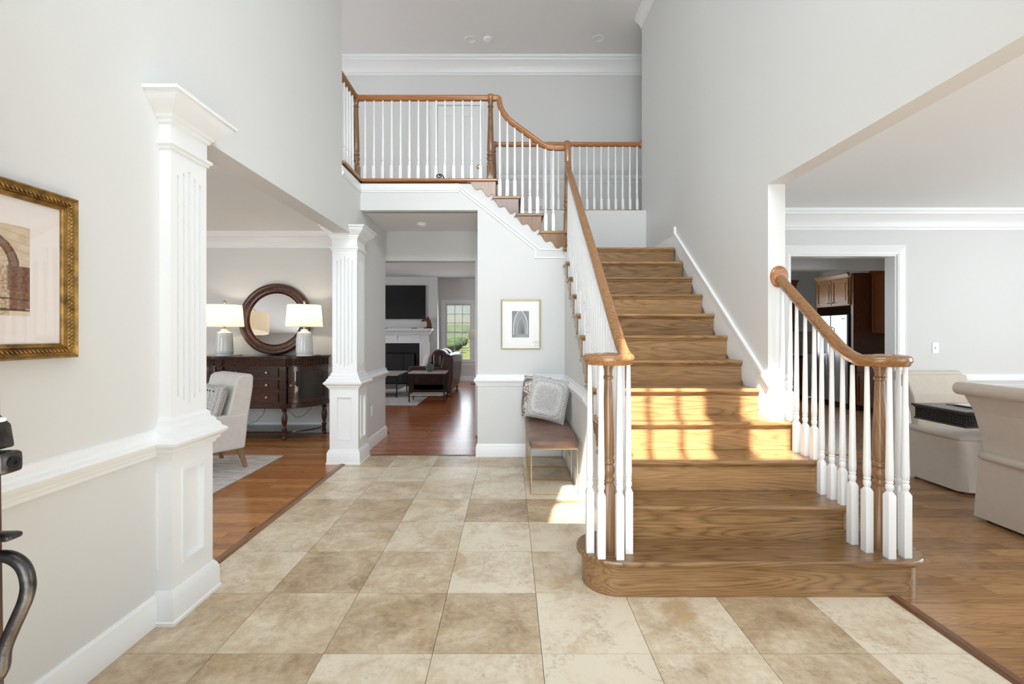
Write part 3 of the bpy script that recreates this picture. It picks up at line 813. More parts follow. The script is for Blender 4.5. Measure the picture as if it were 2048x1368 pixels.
# ================================================================== THE STAIRCASE
st = thing('staircase', 'oak staircase with white risers wall, turned white balusters and oak handrails', 'staircase', (1.25, 2.337, 0))
st['label'] = 'oak staircase with white turned balusters, landing and short upper flight'
def round_poly(x0, x1, y0, y1, r, n=10):
    """long step outline with half round ends"""
    pts = []
    cy = (y0 + y1) / 2
    for i in range(n + 1):
        a = -PI/2 - PI * i / n
        pts.append((x0 + r + r * math.cos(a), cy + (y1 - y0) / 2 * math.sin(a)))
    for i in range(n + 1):
        a = PI/2 - PI * i / n
        pts.append((x1 - r + r * math.cos(a), cy + (y1 - y0) / 2 * math.sin(a)))
    return pts
B().prism(round_poly(0.363, 2.195, 2.337, 2.737, 0.20, 14), R_ - 0.03, R_, 'z').build('tread', OAKX, st, bevel=0.011, seg=3, fix=True)
B().prism(round_poly(0.392, 2.166, 2.366, 2.708, 0.172, 14), 0, R_ - 0.03, 'z').build('riser', OAKX, st, smooth=30, fix=True)
B().mold([(0, R_ - 0.03), (0.012, R_ - 0.03), (0.010, R_ - 0.04), (0.002, R_ - 0.048), (0, R_ - 0.048)], round_poly(0.392, 2.166, 2.366, 2.708, 0.172, 14)[::-1], True).build('cove_moulding', OAKX, st, fix=True)
XTL = 0.572
for n in range(2, 13):
    yn = Y1 + (n - 1) * T_
    xr = 1.905 if n <= 4 else XR - 0.016
    if n < 12:
        B().box(XTL, yn, n * R_ - 0.028, xr, yn + T_ + 0.034, n * R_).build('tread', OAKX, st, bevel=0.011, seg=3)
    else:
        B().box(XTL, yn, n * R_ - 0.028, XR - 0.016, 6.35, n * R_).build('landing', OAKX, st, bevel=0.011, seg=3)
    rx = 1.875 if n <= 4 else XR - 0.016
    B().box(0.66, yn + 0.028, (n - 1) * R_, rx, yn + 0.048, n * R_ - 0.028).build('riser', OAKX, st)
    B().prism([(yn + 0.028, n * R_ - 0.028), (yn + 0.012, n * R_ - 0.028), (yn + 0.018, n * R_ - 0.042), (yn + 0.028, n * R_ - 0.046)], 0.60, rx, 'x').build('cove_moulding', OAKX, st, fix=True)
# body filling the open right side of steps 2 to 4
sp = [(2.66, 0), (3.244, 0), (3.244, 3 * R_ + 0.16)]
for n in (4, 3, 2):
    yn = Y1 + (n - 1) * T_ + 0.03
    sp += [(yn, n * R_ - 0.03), (yn, (n - 1) * R_ - 0.03)]
sp = sp[:-1] + [(2.66, R_ - 0.03)]
B().prism(sp, 1.83, 1.875, 'x').build('stringer', TRIM, st, fix=True)
# scrolled brackets under the tread ends
def bracket_poly(L, Hh):
    """from the back (0) to the riser (L): two scallops deepening towards the riser; z down"""
    pts = [(0, 0)]
    ctrl = []
    for i in range(21):
        q = i / 20
        ctrl.append((0.80 * q, -0.08 - 0.90 * q + 0.13 * math.sin(2 * PI * 2.0 * q)))
    ctrl += [(0.84, -0.90), (0.88, -0.85), (0.92, -0.87), (0.95, -0.96), (0.96, -1.0)]
    pts += [(x * L, y * Hh) for x, y in ctrl] + [(L, -Hh), (L, 0)]
    return pts
for n in range(2, 13):
    yn = Y1 + (n - 1) * T_
    pl = [(yn + 0.03 + 0.225 - a, n * R_ - 0.028 + z) for a, z in bracket_poly(0.225, 0.155)]
    if n == 12: pl = [(yn + 0.03 + 0.07 - a * 0.3, z) for a, z in [(p[0] - (yn + 0.03), p[1]) for p in pl]] if False else pl
    if n < 12:
        B().prism(pl, 0.588, 0.60, 'x').build('bracket', OAKY, st, fix=True)
# upper flight: treads, risers, brackets on the front face
XS = [0.60, 0.343, 0.093, -0.157]
for k in range(3):
    z = (13 + k) * R_
    xa = XS[k]
    B().box(xa - 0.285, YB - 0.034, z - 0.028, xa + 0.03, 6.35, z).build('tread', OAKX, st, bevel=0.010, seg=3)
    B().box(xa - 0.02, YB - 0.012, z - R_ + 0.0, xa, 6.35, z - 0.028).build('riser', OAKZ, st)
    pl = [(xa - 0.30 + a, z - 0.028 + q) for a, q in bracket_poly(0.30, 0.162)]
    B().prism(pl, YB - 0.014, YB, 'y').build('bracket', OAKZ, st, fix=True)
B().box(-0.177, YB - 0.012, 15 * R_, -0.157, 6.35, Z2 - 0.028).build('riser', OAKZ, st)
pl = [(-0.157 - 0.31 + a, Z2 - 0.028 + q) for a, q in bracket_poly(0.31, 0.162)]
B().prism(pl, YB - 0.014, YB, 'y').build('bracket', OAKZ, st, fix=True)

# ---- balusters: square foot, ring, vase, slender taper
bal_cache = {}
def bal_mesh(L, blk, hw=0.0175):
    k = (round(L, 2), round(blk, 3), hw)
    if k in bal_cache: return bal_cache[k]
    L = k[0]
    z1 = blk
    s = hw / 0.0175
    prof = [(hw, 0), (hw, z1 - 0.014), (0.013*s, z1 + 0.004), (0.0122*s, z1 + 0.006), (0.0165*s, z1 + 0.022), (0.0165*s, z1 + 0.036), (0.0125*s, z1 + 0.046), (0.0158*s, z1 + 0.050), (0.0158*s, z1 + 0.056), (0.013*s, z1 + 0.060), (0.0158*s, z1 + 0.066), (0.0168*s, z1 + 0.10), (0.0155*s, z1 + 0.25 * (L - z1)), (0.0095*s, L)]
    b = B().lathe(prof, 12, square=lambda z: z <= z1 - 0.0139)
    # real square corners on the foot
    me = b.mesh('baluster', 35); me.materials.append(BALW)
    bal_cache[k] = me
    return me
def baluster(x, y, z0, z1, blk, parent, hw=0.0175):
    return inst('baluster', bal_mesh(z1 - z0, blk, hw), (x, y, z0), parent)
RH = 0.88
def rail_z(y): return nz_(y) + RH          # top of the raked rail
ZV = 1.236                                  # top of the level volute
def rail_top(y):
    """volute level, easing, rake"""
    yc = Y1 + (ZV - RH - R_) / m_          # where the rake meets the level
    y0, y1 = yc - 0.10, yc + 0.10
    if y <= y0: return ZV
    if y >= y1: return rail_z(y)
    return ZV + m_ / (2 * (y1 - y0)) * (y - y0) ** 2
RP = [(-0.016, -0.058), (0.016, -0.058), (0.022, -0.052), (0.024, -0.042), (0.031, -0.036), (0.033, -0.024), (0.031, -0.012), (0.022, -0.003), (0.009, 0.0), (-0.009, 0.0), (-0.022, -0.003), (-0.031, -0.012), (-0.033, -0.024), (-0.031, -0.036), (-0.024, -0.042), (-0.022, -0.052)]
def volute_path(cx, cy, sgn, zt):
    pts = []
    for i in range(37):
        s = i / 36
        a = math.radians(-440 + 440 * s)
        r = 0.03 + 0.075 * min(1, s * 1.7)
        pts.append((cx + sgn * r * math.cos(a), cy + r * math.sin(a), zt))
    return pts
NL, NR = (0.524, 2.48), (1.980, 2.49)
XBL, XBR = NL[0] + 0.105, NR[0] - 0.105
# left rail: volute, rake, gooseneck up to the landing newel
pts = volute_path(NL[0], NL[1], 1, ZV)
y = 2.50
while y < 4.96:
    pts.append((XBL, y, rail_top(y))); y += 0.03
ye = 4.96
pts += [(XBL, 4.97, rail_z(4.97)), (XBL, 5.01, rail_z(5.01) + 0.012), (XBL, 5.035, rail_z(5.035) + 0.05), (XBL, 5.045, 3.22), (XBL, 5.045, 3.34), (XBL, 5.05, 3.40), (XBL, 5.07, 3.44), (XBL, 5.11, 3.455), (XBL, 5.15, 3.456)]
B().sweep(RP, pts).build('handrail', RAILY, st, smooth=50)
B().lathe([(0.0, ZV - 0.06), (0.05, ZV - 0.058), (0.058, ZV - 0.045), (0.064, ZV - 0.022), (0.058, ZV - 0.004), (0.03, ZV + 0.004), (0.0, ZV + 0.006)], 24, (NL[0], NL[1], 0)).build('volute_cap', RAILY, st, smooth=40)
pts = [(2 * NR[0] - p[0] , p[1], p[2]) for p in volute_path(NR[0], NR[1], 1, ZV - 0.008)]
y = 2.51
while y < 3.215:
    pts.append((XBR, y, rail_top(y) - 0.008)); y += 0.03
pts.append((XBR, 3.225, rail_z(3.225) - 0.008))
B().sweep(RP, pts).build('handrail', RAILY, st, smooth=50)
B().lathe([(0.0, ZV - 0.068), (0.05, ZV - 0.066), (0.058, ZV - 0.053), (0.064, ZV - 0.03), (0.058, ZV - 0.012), (0.03, ZV - 0.004), (0.0, ZV - 0.002)], 24, (NR[0], NR[1], 0)).build('volute_cap', RAILY, st, smooth=40)
def rosette(loc, rot, parent, sy=1.0, r=0.062):
    o = B().lathe([(0, 0), (r, 0), (r, 0.010), (r * 0.9, 0.016), (r * 0.84, 0.018), (r * 0.8, 0.023), (0, 0.025)], 24).build('rosette', RAILX, parent, smooth=30)
    o.location = Vector(loc) - wloc(parent); o.rotation_euler = rot
    o.scale = (1, sy, 1)
    return o
ro = rosette((XBR, 3.244, rail_z(3.235) - 0.028), (PI/2, 0, 0), st, 1.22)
B().lathe([(0, 0), (0.006, 0), (0.006, 0.003), (0, 0.004)], 10, (XBR, 3.218, rail_z(3.235) + 0.031), Matrix.Rotation(PI/2, 3, 'X')).build('screw_plug', OAKZ, st)
# newels
def newel(x, y, z0, z1, blk, hw, parent, mat=None, top=True):
    L = z1 - z0; s = hw / 0.036
    prof = [(hw, 0), (hw, blk - 0.02), (0.030*s, blk), (0.036*s, blk + 0.012), (0.036*s, blk + 0.022), (0.027*s, blk + 0.034), (0.037*s, blk + 0.06), (0.038*s, blk + 0.075), (0.028*s, blk + 0.098), (0.036*s, blk + 0.106), (0.036*s, blk + 0.122), (0.029*s, blk + 0.13), (0.034*s, blk + 0.15), (0.033*s, blk + 0.25), (0.0225*s, L - 0.10), (0.021*s, L - 0.085), (0.028*s, L - 0.08), (0.028*s, L - 0.068), (0.022*s, L - 0.06), (0.024*s, L - 0.03), (0.034*s, L - 0.008), (0.034*s, L)]
    b = B().lathe(prof, 16, (x, y, z0), square=lambda z: z <= blk - 0.0199)
    return b.build('newel_post', mat or OAKZ, parent, smooth=35)
newel(NL[0], NL[1], R_, ZV - 0.055, 0.36, 0.033, st)
newel(NR[0], NR[1], R_, ZV - 0.062, 0.34, 0.036, st)
newel(0.632, 5.155, 12 * R_, 3.41, 0.42, 0.036, st)
B().lathe([(0.0, 0.06), (0.03, 0.058), (0.038, 0.045), (0.040, 0.0), (0.036, -0.02), (0.0, -0.02)], 20, (0.632, 5.155, 3.42)).build('newel_cap', RAILY, st, smooth=40)
# balusters of the volutes
for a in (192, 238, 291, 343, 30):
    x = NL[0] + 0.104 * math.cos(math.radians(a)); y = NL[1] + 0.104 * math.sin(math.radians(a))
    baluster(x, y, R_, ZV - 0.055, 0.335, st, 0.0195)
for x, y in ((1.882, 2.556), (1.890, 2.462), (1.952, 2.392), (2.040, 2.400), (2.088, 2.500)):
    baluster(x, y, R_, ZV - 0.063, 0.335, st, 0.0195)
for n in range(2, 5):
    yn = Y1 + (n - 1) * T_
    for k in range(3):
        y = yn + 0.040 + k * 0.088
        if y > 3.215: continue
        baluster(XBR, y, n * R_, rail_top(y) - 0.052, 0.20, st)
for n in range(2, 12):
    yn = Y1 + (n - 1) * T_
    for k in range(3):
        y = yn + 0.040 + k * 0.0815
        baluster(XBL, y, n * R_, rail_top(y) - 0.052, 0.20, st)
# upper flight rail and balusters (plane of the balcony railing)
YR = 5.135
upr = [(-0.215, 3.976), (-0.14, 3.976), (-0.112, 3.968), (-0.094, 3.94), (-0.088, 3.90), (-0.078, 3.86), (-0.05, 3.80), (-0.01, 3.745), (0.04, 3.70), (0.36, 3.464), (0.42, 3.435), (0.48, 3.426), (0.61, 3.426)]
B().sweep(RP, [(x, YR, z) for x, z in upr], Vector((0, -1, 0))).build('handrail', RAILX, st, smooth=50)
def upz(x):
    for (xa, za), (xb, zb) in zip(upr, upr[1:]):
        if xa <= x <= xb: return za + (zb - za) * (x - xa) / (xb - xa)
    return 3.426
for k in range(3):
    for j in range(3):
        x = XS[k] - 0.040 - j * 0.083
        if k == 0 and j == 0: continue
        baluster(x, YR, (13 + k) * R_, upz(x) - 0.052, 0.20, st)

# ---- balcony railing of the upper hall
br = thing('balcony_railing', 'upper hall balcony railing over the hallway, oak rail and white balusters', 'railing', (-0.9, 5.12, Z2))
ZR = 3.976
B().sweep(RP, [(-1.70, YR, ZR), (-0.215, YR, ZR)]).build('handrail', RAILX, br, smooth=50)
B().sweep(RP, [(-1.70, 4.54, ZR), (-1.70, YR, ZR)]).build('handrail', RAILY, br, smooth=50)
B().box(-1.66, YB - 0.035, Z2 - 0.03, -0.13, 5.20, Z2).build('nosing', RAILX, br, bevel=0.010, seg=3)
B().box(-1.76, 4.54, Z2 - 0.03, XL + 0.03, YB + 0.03, Z2).build('nosing', RAILY, br, bevel=0.010, seg=3)
newel(-1.70, YR, Z2, ZR - 0.05, 0.17, 0.040, br)
newel(-0.215, YR, Z2, ZR - 0.05, 0.17, 0.040, br)
for x in (-1.70, -0.215):
    B().lathe([(0.0, -0.062), (0.034, -0.06), (0.042, -0.045), (0.045, -0.02), (0.040, 0.0), (0.02, 0.012), (0.0, 0.014)], 20, (x, YR, ZR)).build('newel_cap', RAILX, br, smooth=40)
for i in range(14):
    baluster(-1.60 + i * 0.0981, YR, Z2, ZR - 0.052, 0.165, br, 0.0165)
for y in (4.68, 4.765, 4.85, 4.935, 5.02):
    baluster(-1.70, y, Z2, ZR - 0.052, 0.165, br, 0.0165)
# ---- railing behind the landing
lr = thing('landing_railing', 'straight oak and white railing on the low wall behind the stair landing', 'railing', (0.8, 6.4, Z2))
YL = 6.40
B().sweep(RP, [(-0.22, YL, ZR + 0.005), (XR - 0.02, YL, ZR + 0.005)]).build('handrail', RAILX, lr, smooth=50)
B().box(-0.26, 6.33, Z2 - 0.03, XR - 0.002, 6.47, Z2).build('nosing', RAILX, lr, bevel=0.010, seg=3)
newel(-0.22, YL, Z2, ZR - 0.045, 0.17, 0.040, lr)
B().lathe([(0.0, -0.062), (0.034, -0.06), (0.042, -0.045), (0.045, -0.02), (0.040, 0.0), (0.02, 0.012), (0.0, 0.014)], 20, (-0.22, YL, ZR + 0.005)).build('newel_cap', RAILX, lr, smooth=40)
for i in range(20):
    x = 1.748 - i * 0.0984
    if x < -0.15: break
    baluster(x, YL, Z2, ZR - 0.048, 0.165, lr, 0.0165)
rosette((XR, YL, ZR - 0.022), (0, -PI/2, 0), lr, 1.0, 0.055)

# ================================================================== LIVING ROOM (through the left opening)
rg = tag(B().box(-5.6, 2.7, 0.0, -2.49, 5.115, 0.009).build('area_rug', RUGM, bevel=0.003), 'pale grey streaked rug under the cream armchair', 'rug')
# --- demilune sideboard
SBX, SBB, SBF = -3.25, 6.325, 5.85
sb = thing('sideboard', 'dark mahogany bow ended sideboard with drawers and glass doors', 'sideboard', (SBX, 6.1, 0))
def demi(ov=0.0, n=12, back=SBB):
    """half-round ended plan: straight middle, quarter-ellipse ends"""
    pts = [(SBX - 0.78 - ov, back)]
    hx, hy = 0.38 + ov, (SBB - SBF) + ov
    for i in range(n + 1):
        a = PI + PI / 2 * i / n
        pts.append((SBX - 0.40 + hx * math.cos(a), back + hy * math.sin(a)))
    for i in range(n + 1):
        a = -PI / 2 + PI / 2 * i / n
        pts.append((SBX + 0.40 + hx * math.cos(a), back + hy * math.sin(a)))
    pts.append((SBX + 0.78 + ov, back))
    out = []
    for q in pts:
        if not out or (Vector(q) - Vector(out[-1])).length > 1e-4: out.append(q)
    return out
MG = MAHOG
B().prism(demi(0.040), 1.045, 1.062, 'z').build('top', MG, sb, bevel=0.006, fix=True)
B().prism(demi(0.024), 1.028, 1.045, 'z').build('top_moulding', MG, sb, bevel=0.006, fix=True)
B().prism(demi(0.002), 0.945, 1.028, 'z').build('carved_frieze', CARVED, sb, fix=True)
B().prism(demi(0.012), 0.928, 0.945, 'z').build('frieze_bead', MG, sb, bevel=0.005, fix=True)
# carcass: floor, ceiling, back, middle block
B().prism(demi(0.014), 0.405, 0.462, 'z').build('bottom_rail', MG, sb, bevel=0.008, fix=True)
B().box(SBX - 0.76, 6.30, 0.46, SBX + 0.76, 6.32, 0.93).build('back_panel', MG, sb)
B().box(SBX - 0.37, SBF + 0.02, 0.46, SBX + 0.37, 6.30, 0.93).build('drawer_case', MG, sb)
zd = [(0.800, 0.912), (0.640, 0.760), (0.482, 0.606)]
for z0, z1 in zd:
    d = B().grid((SBX, SBF + 0.012, 0), (1, 0, 0), (0, 0, 1), [-0.33, -0.318, -0.302, 0.302, 0.318, 0.33], [z0, z0 + 0.01, z0 + 0.022, z1 - 0.022, z1 - 0.01, z1], lambda i, j: 0.012 if (i in (0, 4) or j in (0, 4)) else (0.004 if (i in (1, 3) or j in (1, 3)) else 0.009)).build('drawer', MG, sb)
    for x in (-0.19, 0.19):
        k = B().lathe([(0.0, 0.026), (0.012, 0.025), (0.017, 0.018), (0.014, 0.010), (0.007, 0.006), (0.012, 0.0)], 12, (SBX + x, SBF + 0.005, (z0 + z1) / 2), Matrix.Rotation(PI/2, 3, 'X')).build('knob', BRASS, d, smooth=40)
for s in (-1, 1):
    # fluted pilaster at each side of the drawers
    ed = [-0.036, -0.026, -0.018, -0.008, 0.0, 0.010, 0.018, 0.028, 0.036]
    B().grid((SBX + s * 0.40, SBF - 0.012, 0), (1, 0, 0), (0, 0, 1), ed, [0.47, 0.50, 0.90, 0.93], lambda i, j: -0.006 if i % 2 == 1 and j == 1 else 0.0).build('pilaster', MG, sb)
    for z0, z1 in ((0.40, 0.47), (0.93, 1.03)):
        B().pad(SBX + s * 0.40 - 0.042, SBF - 0.022, z0, SBX + s * 0.40 + 0.042, SBF + 0.02, z1, 0.012, n=4).build('corner_block', CARVED, sb, smooth=40)
    # curved glass door: frame rails, stiles, pane
    ang = [-PI/2 + PI/2 * (0.10 + 0.86 * i / 14) for i in range(15)]
    def arc(r, t0=0, t1=15):
        return [(SBX + s * (0.40 + (0.38 + r) * math.cos(a)), SBB + (SBB - SBF + r) * math.sin(a)) for a in ang[t0:t1]]
    dr_ = None
    def shell(name, a0, a1, z0, z1, r0, r1, mat, par):
        o = arc(r1, a0, a1); i_ = arc(r0, a0, a1)
        return B().prism(o + i_[::-1], z0, z1, 'z').build(name, mat, par, smooth=30, fix=True)
    door = shell('door', 0, 15, 0.466, 0.520, -0.012, 0.006, MG, sb)
    shell('door_rail', 0, 15, 0.872, 0.926, -0.012, 0.006, MG, door)
    shell('door_stile', 0, 3, 0.52, 0.872, -0.012, 0.006, MG, door)
    shell('door_stile', 12, 15, 0.52, 0.872, -0.012, 0.006, MG, door)
    shell('door_pane', 2, 13, 0.515, 0.877, -0.006, -0.002, CABGL, door)
    kx, ky = arc(0.006)[1]
    B().lathe([(0.0, 0.026), (0.012, 0.025), (0.017, 0.018), (0.014, 0.010), (0.007, 0.006), (0.012, 0.0)], 12, (kx, ky, 0.695), Matrix.Rotation(PI/2, 3, 'X')).build('knob', BRASS, door, smooth=40)
    shelf = [(SBX + s * 0.38, 6.30)] + [(SBX + s * (0.40 + 0.34 * math.cos(a)), SBB + 0.43 * math.sin(a)) for a in ang] + [(SBX + s * 0.73, 6.30)]
    B().prism(shelf, 0.69, 0.702, 'z').build('inner_shelf', MG, sb, fix=True)
    B().box(SBX + s * 0.745, 6.25, 0.46, SBX + s * 0.78, 6.32, 0.93).build('end_stile', MG, sb)
    # turned legs
    lp = [(0.016, 0.0), (0.026, 0.006), (0.030, 0.024), (0.022, 0.044), (0.028, 0.052), (0.028, 0.066), (0.020, 0.074), (0.022, 0.10), (0.026, 0.125), (0.034, 0.132), (0.034, 0.142), (0.022, 0.152), (0.018, 0.17), (0.030, 0.21), (0.037, 0.26), (0.035, 0.30), (0.022, 0.345), (0.019, 0.358), (0.032, 0.366), (0.034, 0.378), (0.022, 0.386), (0.030, 0.396), (0.034, 0.41)]
    B().lathe(lp, 16, (SBX + s * 0.40, SBF + 0.025, 0)).build('leg', MAHOGZ, sb, smooth=40)
    B().lathe(lp, 16, (SBX + s * 0.745, 6.27, 0)).build('leg', MAHOGZ, sb, smooth=40)
B().prism([(x, y) for x, y in demi(-0.03)], 0.095, 0.112, 'z').build('lower_shelf', MG, sb, bevel=0.004, fix=True)
# --- mirror leaning on the sideboard
mr_ = thing('round_mirror', 'round mirror in dark carved wooden frame leaning on the sideboard', 'mirror', (-3.16, 6.22, 1.062))
def mirror_part(name, b, mat, parent, **k):
    b.xform(Matrix.Translation((-3.17, 6.29, 1.062 + 0.485)) @ Matrix.Rotation(math.radians(84), 4, 'X'))
    return b.build(name, mat, parent, **k)
rc = 0.485
prof = [(0.348, -0.012), (0.348, 0.004), (0.356, 0.012), (0.364, 0.006), (0.374, 0.020), (0.392, 0.026), (0.408, 0.024), (0.412, 0.030), (0.440, 0.042), (0.462, 0.044), (0.478, 0.036), (rc, 0.020), (rc, -0.02)]
fm = mirror_part('frame', B().lathe(prof, 72), MAHOGZ, mr_, smooth=35)
mirror_part('glass', B().lathe([(0.36, -0.004), (0.36, 0.002)], 64), MIRROR, mr_)
bd = B()
import itertools
nb = 84
for i in range(nb):
    a = 2 * PI * i / nb
    c = (0.426 * math.cos(a), 0.426 * math.sin(a), 0.036)
    bd.lathe([(0, -0.006), (0.011, -0.002), (0.013, 0.004), (0.008, 0.010), (0, 0.012)], 6, c)
o = mirror_part('carved_beading', bd, MAHOGZ, fm, smooth=60)
o['kind'] = 'stuff'
# --- two table lamps
def lamp(x, y, label):
    L = thing('table_lamp', label, 'lamp', (x, y, 1.062), group='lamps on the sideboard')
    z = 1.062
    B().lathe([(0.0, 0), (0.096, 0), (0.098, 0.004), (0.098, 0.020), (0.094, 0.024), (0, 0.024)], 32, (x, y, z)).build('base', CRYST, L, smooth=35)
    B().lathe([(0.0, 0.024), (0.094, 0.024), (0.100, 0.03), (0.104, 0.06), (0.103, 0.10), (0.098, 0.18), (0.092, 0.26), (0.087, 0.292), (0.078, 0.305), (0.05, 0.314), (0.045, 0.325), (0.040, 0.338), (0.018, 0.345), (0.0, 0.345)], 40, (x, y, z)).build('body', CERAM, L, smooth=40)
    B().lathe([(0.0, 0.345), (0.016, 0.345), (0.016, 0.40), (0.010, 0.405), (0.006, 0.41), (0.006, 0.675), (0, 0.68)], 12, (x, y, z)).build('stem', BRASS, L, smooth=40)
    sh = B()
    sh.lathe([(0.222, 0.375), (0.200, 0.652)], 48, (x, y, z))
    sh.f = sh.f[:-2]
    s_ = sh.build('shade', SHADE, L, smooth=30)
    sp_ = B()
    for k in range(3):
        a = 2 * PI * k / 3 + 0.4
        sp_.tube([(x, y, z + 0.648), (x + 0.197 * math.cos(a), y + 0.197 * math.sin(a), z + 0.648)], 0.0025, 6)
    sp_.build('spider', BRASS, s_)
    B().lathe([(0, 0.655), (0.008, 0.656), (0.008, 0.664), (0.005, 0.668), (0.012, 0.674), (0.018, 0.686), (0.018, 0.694), (0.012, 0.706), (0.004, 0.712), (0, 0.713)], 16, (x, y, z)).build('finial', BRASS, L, smooth=50)
    B().tube([(x + 0.09, y + 0.02, z + 0.006), (x + 0.14, y + 0.04, z + 0.004), (x + 0.17, y + 0.10, z + 0.004), (x + 0.14, y + 0.16, z + 0.004), (x + 0.05, y + 0.235, z + 0.004)], 0.003, 6).build('cord', DARKM, L)
    pl = bpy.data.lights.new('lamp_bulb', 'POINT'); pl.energy = 5.0; pl.color = (1.0, 0.84, 0.62); pl.shadow_soft_size = 0.03
    po = bpy.data.objects.new('lamp_bulb', pl); COL.objects.link(po); po.parent = L; po.location = (0, 0, 0.53)
    return L
lamp(-3.66, 5.96, 'lit white ceramic lamp on the left end of the sideboard')
lamp(-2.635, 5.96, 'lit white ceramic lamp on the right end of the sideboard in front of the mirror')
for k, pts in enumerate(([(-3.05, 6.30, 0.42), (-2.98, 6.28, 0.30), (-2.88, 6.26, 0.22), (-2.79, 6.28, 0.24), (-2.70, 6.29, 0.33), (-2.64, 6.30, 0.42)], [(-3.30, 6.30, 0.42), (-3.33, 6.28, 0.26), (-3.42, 6.27, 0.17), (-3.55, 6.28, 0.12), (-3.60, 6.30, 0.118)])):
    fine = []
    for i in range(len(pts) - 1):
        for s in range(5):
            t_ = s / 5; q = Vector(pts[i]).lerp(Vector(pts[i+1]), t_ * t_ * (3 - 2 * t_)); fine.append(q)
    fine.append(Vector(pts[-1]))
    tag(B().tube(fine, 0.003, 6).build('power_cord', DARKM), ('thin dark power cord sagging under the right end of the sideboard', 'thin dark power cord sagging under the middle of the sideboard')[k], 'cord', 'cords under the sideboard')
# --- armchair (faces the viewer's left; origin at its rear near corner, local +x = chair front, +y = across)
AF = Vector((-0.6, -0.8, 0)); ARZ = math.atan2(AF.y, AF.x)
ac = thing('armchair', 'cream upholstered armchair on splayed wooden legs by the near column', 'armchair', (-2.655, 4.57, 0.009), ARZ)
# local axes: x forward, y = left of forward -> across the chair is -y (to the far side)
def lb(): return B()
lb().pad(-0.02, -0.66, 0.21, 0.70, 0.0, 0.36, 0.025).build('seat_base', CREAM, ac, smooth=60, world=False)
lb().pad(0.12, -0.55, 0.34, 0.72, -0.11, 0.47, 0.045, 0.10).build('seat_cushion', CREAM, ac, smooth=60, world=False)
for y0, y1 in ((-0.105, 0.005), (-0.665, -0.555)):
    b = B().prism([(-0.05, 0.205), (0.68, 0.205), (0.72, 0.52), (0.60, 0.545), (0.0, 0.545), (-0.085, 0.545)], y0, y1, 'y')
    b.build('arm', CREAM, ac, bevel=0.018, seg=3, world=False, fix=True)
b = B().prism([(-0.085, 0.50), (-0.13, 0.80), (-0.135, 0.91), (-0.11, 0.935), (-0.02, 0.925), (0.02, 0.90), (0.14, 0.40), (0.02, 0.30), (-0.06, 0.30)], -0.655, -0.005, 'y')
b.build('backrest', CREAM, ac, bevel=0.022, seg=3, world=False, fix=True)
for x, y, dx in ((-0.015, -0.05, -0.06), (-0.015, -0.61, -0.06), (0.63, -0.05, 0.05), (0.63, -0.61, 0.05)):
    b = B(); n = 0
    for z, h, o in ((0.0, 0.016, dx), (0.21, 0.026, 0)):
        for sx, sy in ((-1, -1), (1, -1), (1, 1), (-1, 1)): b.v.append((x + o + sx * h, y + sy * h, z))
    b.f += [[3, 2, 1, 0], [4, 5, 6, 7], [0, 1, 5, 4], [1, 2, 6, 5], [2, 3, 7, 6], [3, 0, 4, 7]]
    b.build('leg', CHLEG, ac, world=False)
def pillow_mesh(w, h, t, n=14):
    b = B()
    for s in (1, -1):
        base = len(b.v)
        for i in range(n + 1):
            for j in range(n + 1):
                u, v = -1 + 2 * i / n, -1 + 2 * j / n
                pin = 1 - 0.07 * (1 - u * u) * abs(v) ** 4 - 0.07 * (1 - v * v) * abs(u) ** 4
                x = u * w / 2 * (1 - 0.05 * (1 - v * v) ** 1 * abs(u) ** 6); y = v * h / 2 * (1 - 0.05 * (1 - u * u) * abs(v) ** 6)
                z = s * t / 2 * ((1 - u ** 4) * (1 - v ** 4)) ** 0.55
                b.v.append((x, y, z))
        for i in range(n):
            for j in range(n):
                q = [base + i*(n+1) + j, base + (i+1)*(n+1) + j, base + (i+1)*(n+1) + j + 1, base + i*(n+1) + j + 1]
                b.f.append(q if s > 0 else q[::-1])
    return b
def pillow(name, label, mat, w, h, t, loc, face, tilt, roll=0.0, group=None):
    """stands upright, its front looks along the horizontal direction 'face', leaning back by tilt"""
    b = pillow_mesh(w, h, t)
    M = Matrix.Rotation(math.atan2(face[1], face[0]) + PI/2, 4, 'Z') @ Matrix.Rotation(PI/2 - tilt, 4, 'X') @ Matrix.Rotation(roll, 4, 'Z')
    lo = min((M @ Vector(p)).z for p in b.v)
    o = b.build(name, mat, smooth=70)
    o.matrix_world = Matrix.Translation((loc[0], loc[1], loc[2] - lo)) @ M
    return tag(o, label, 'cushion', group)
# cushion with dark stitched marks on the armchair
cu = pillow('throw_pillow', 'off-white cushion with rows of dark dashes on the armchair', KNIT, 0.42, 0.40, 0.17, (-2.94, 4.55, 0.462), (-0.6, -0.8), 0.30)
dk = plain('charcoal_stitch', (48, 42, 40), 0.9)
for row in range(4):
    for c in range(7):
        if (row in (0, 3)) or R.random() < 0.3:
            u = -0.72 + 0.24 * c; v = -0.62 + 0.42 * row
            z = 0.085 * ((1 - u ** 4) * (1 - v ** 4)) ** 0.55
            for sgn in (1,):
                d_ = B().pad(u*0.21-0.010, v*0.2-0.007, sgn*z-0.004, u*0.21+0.010, v*0.2+0.007, sgn*z+0.004, 0.003, n=2).build('stitch', dk, cu, world=False)

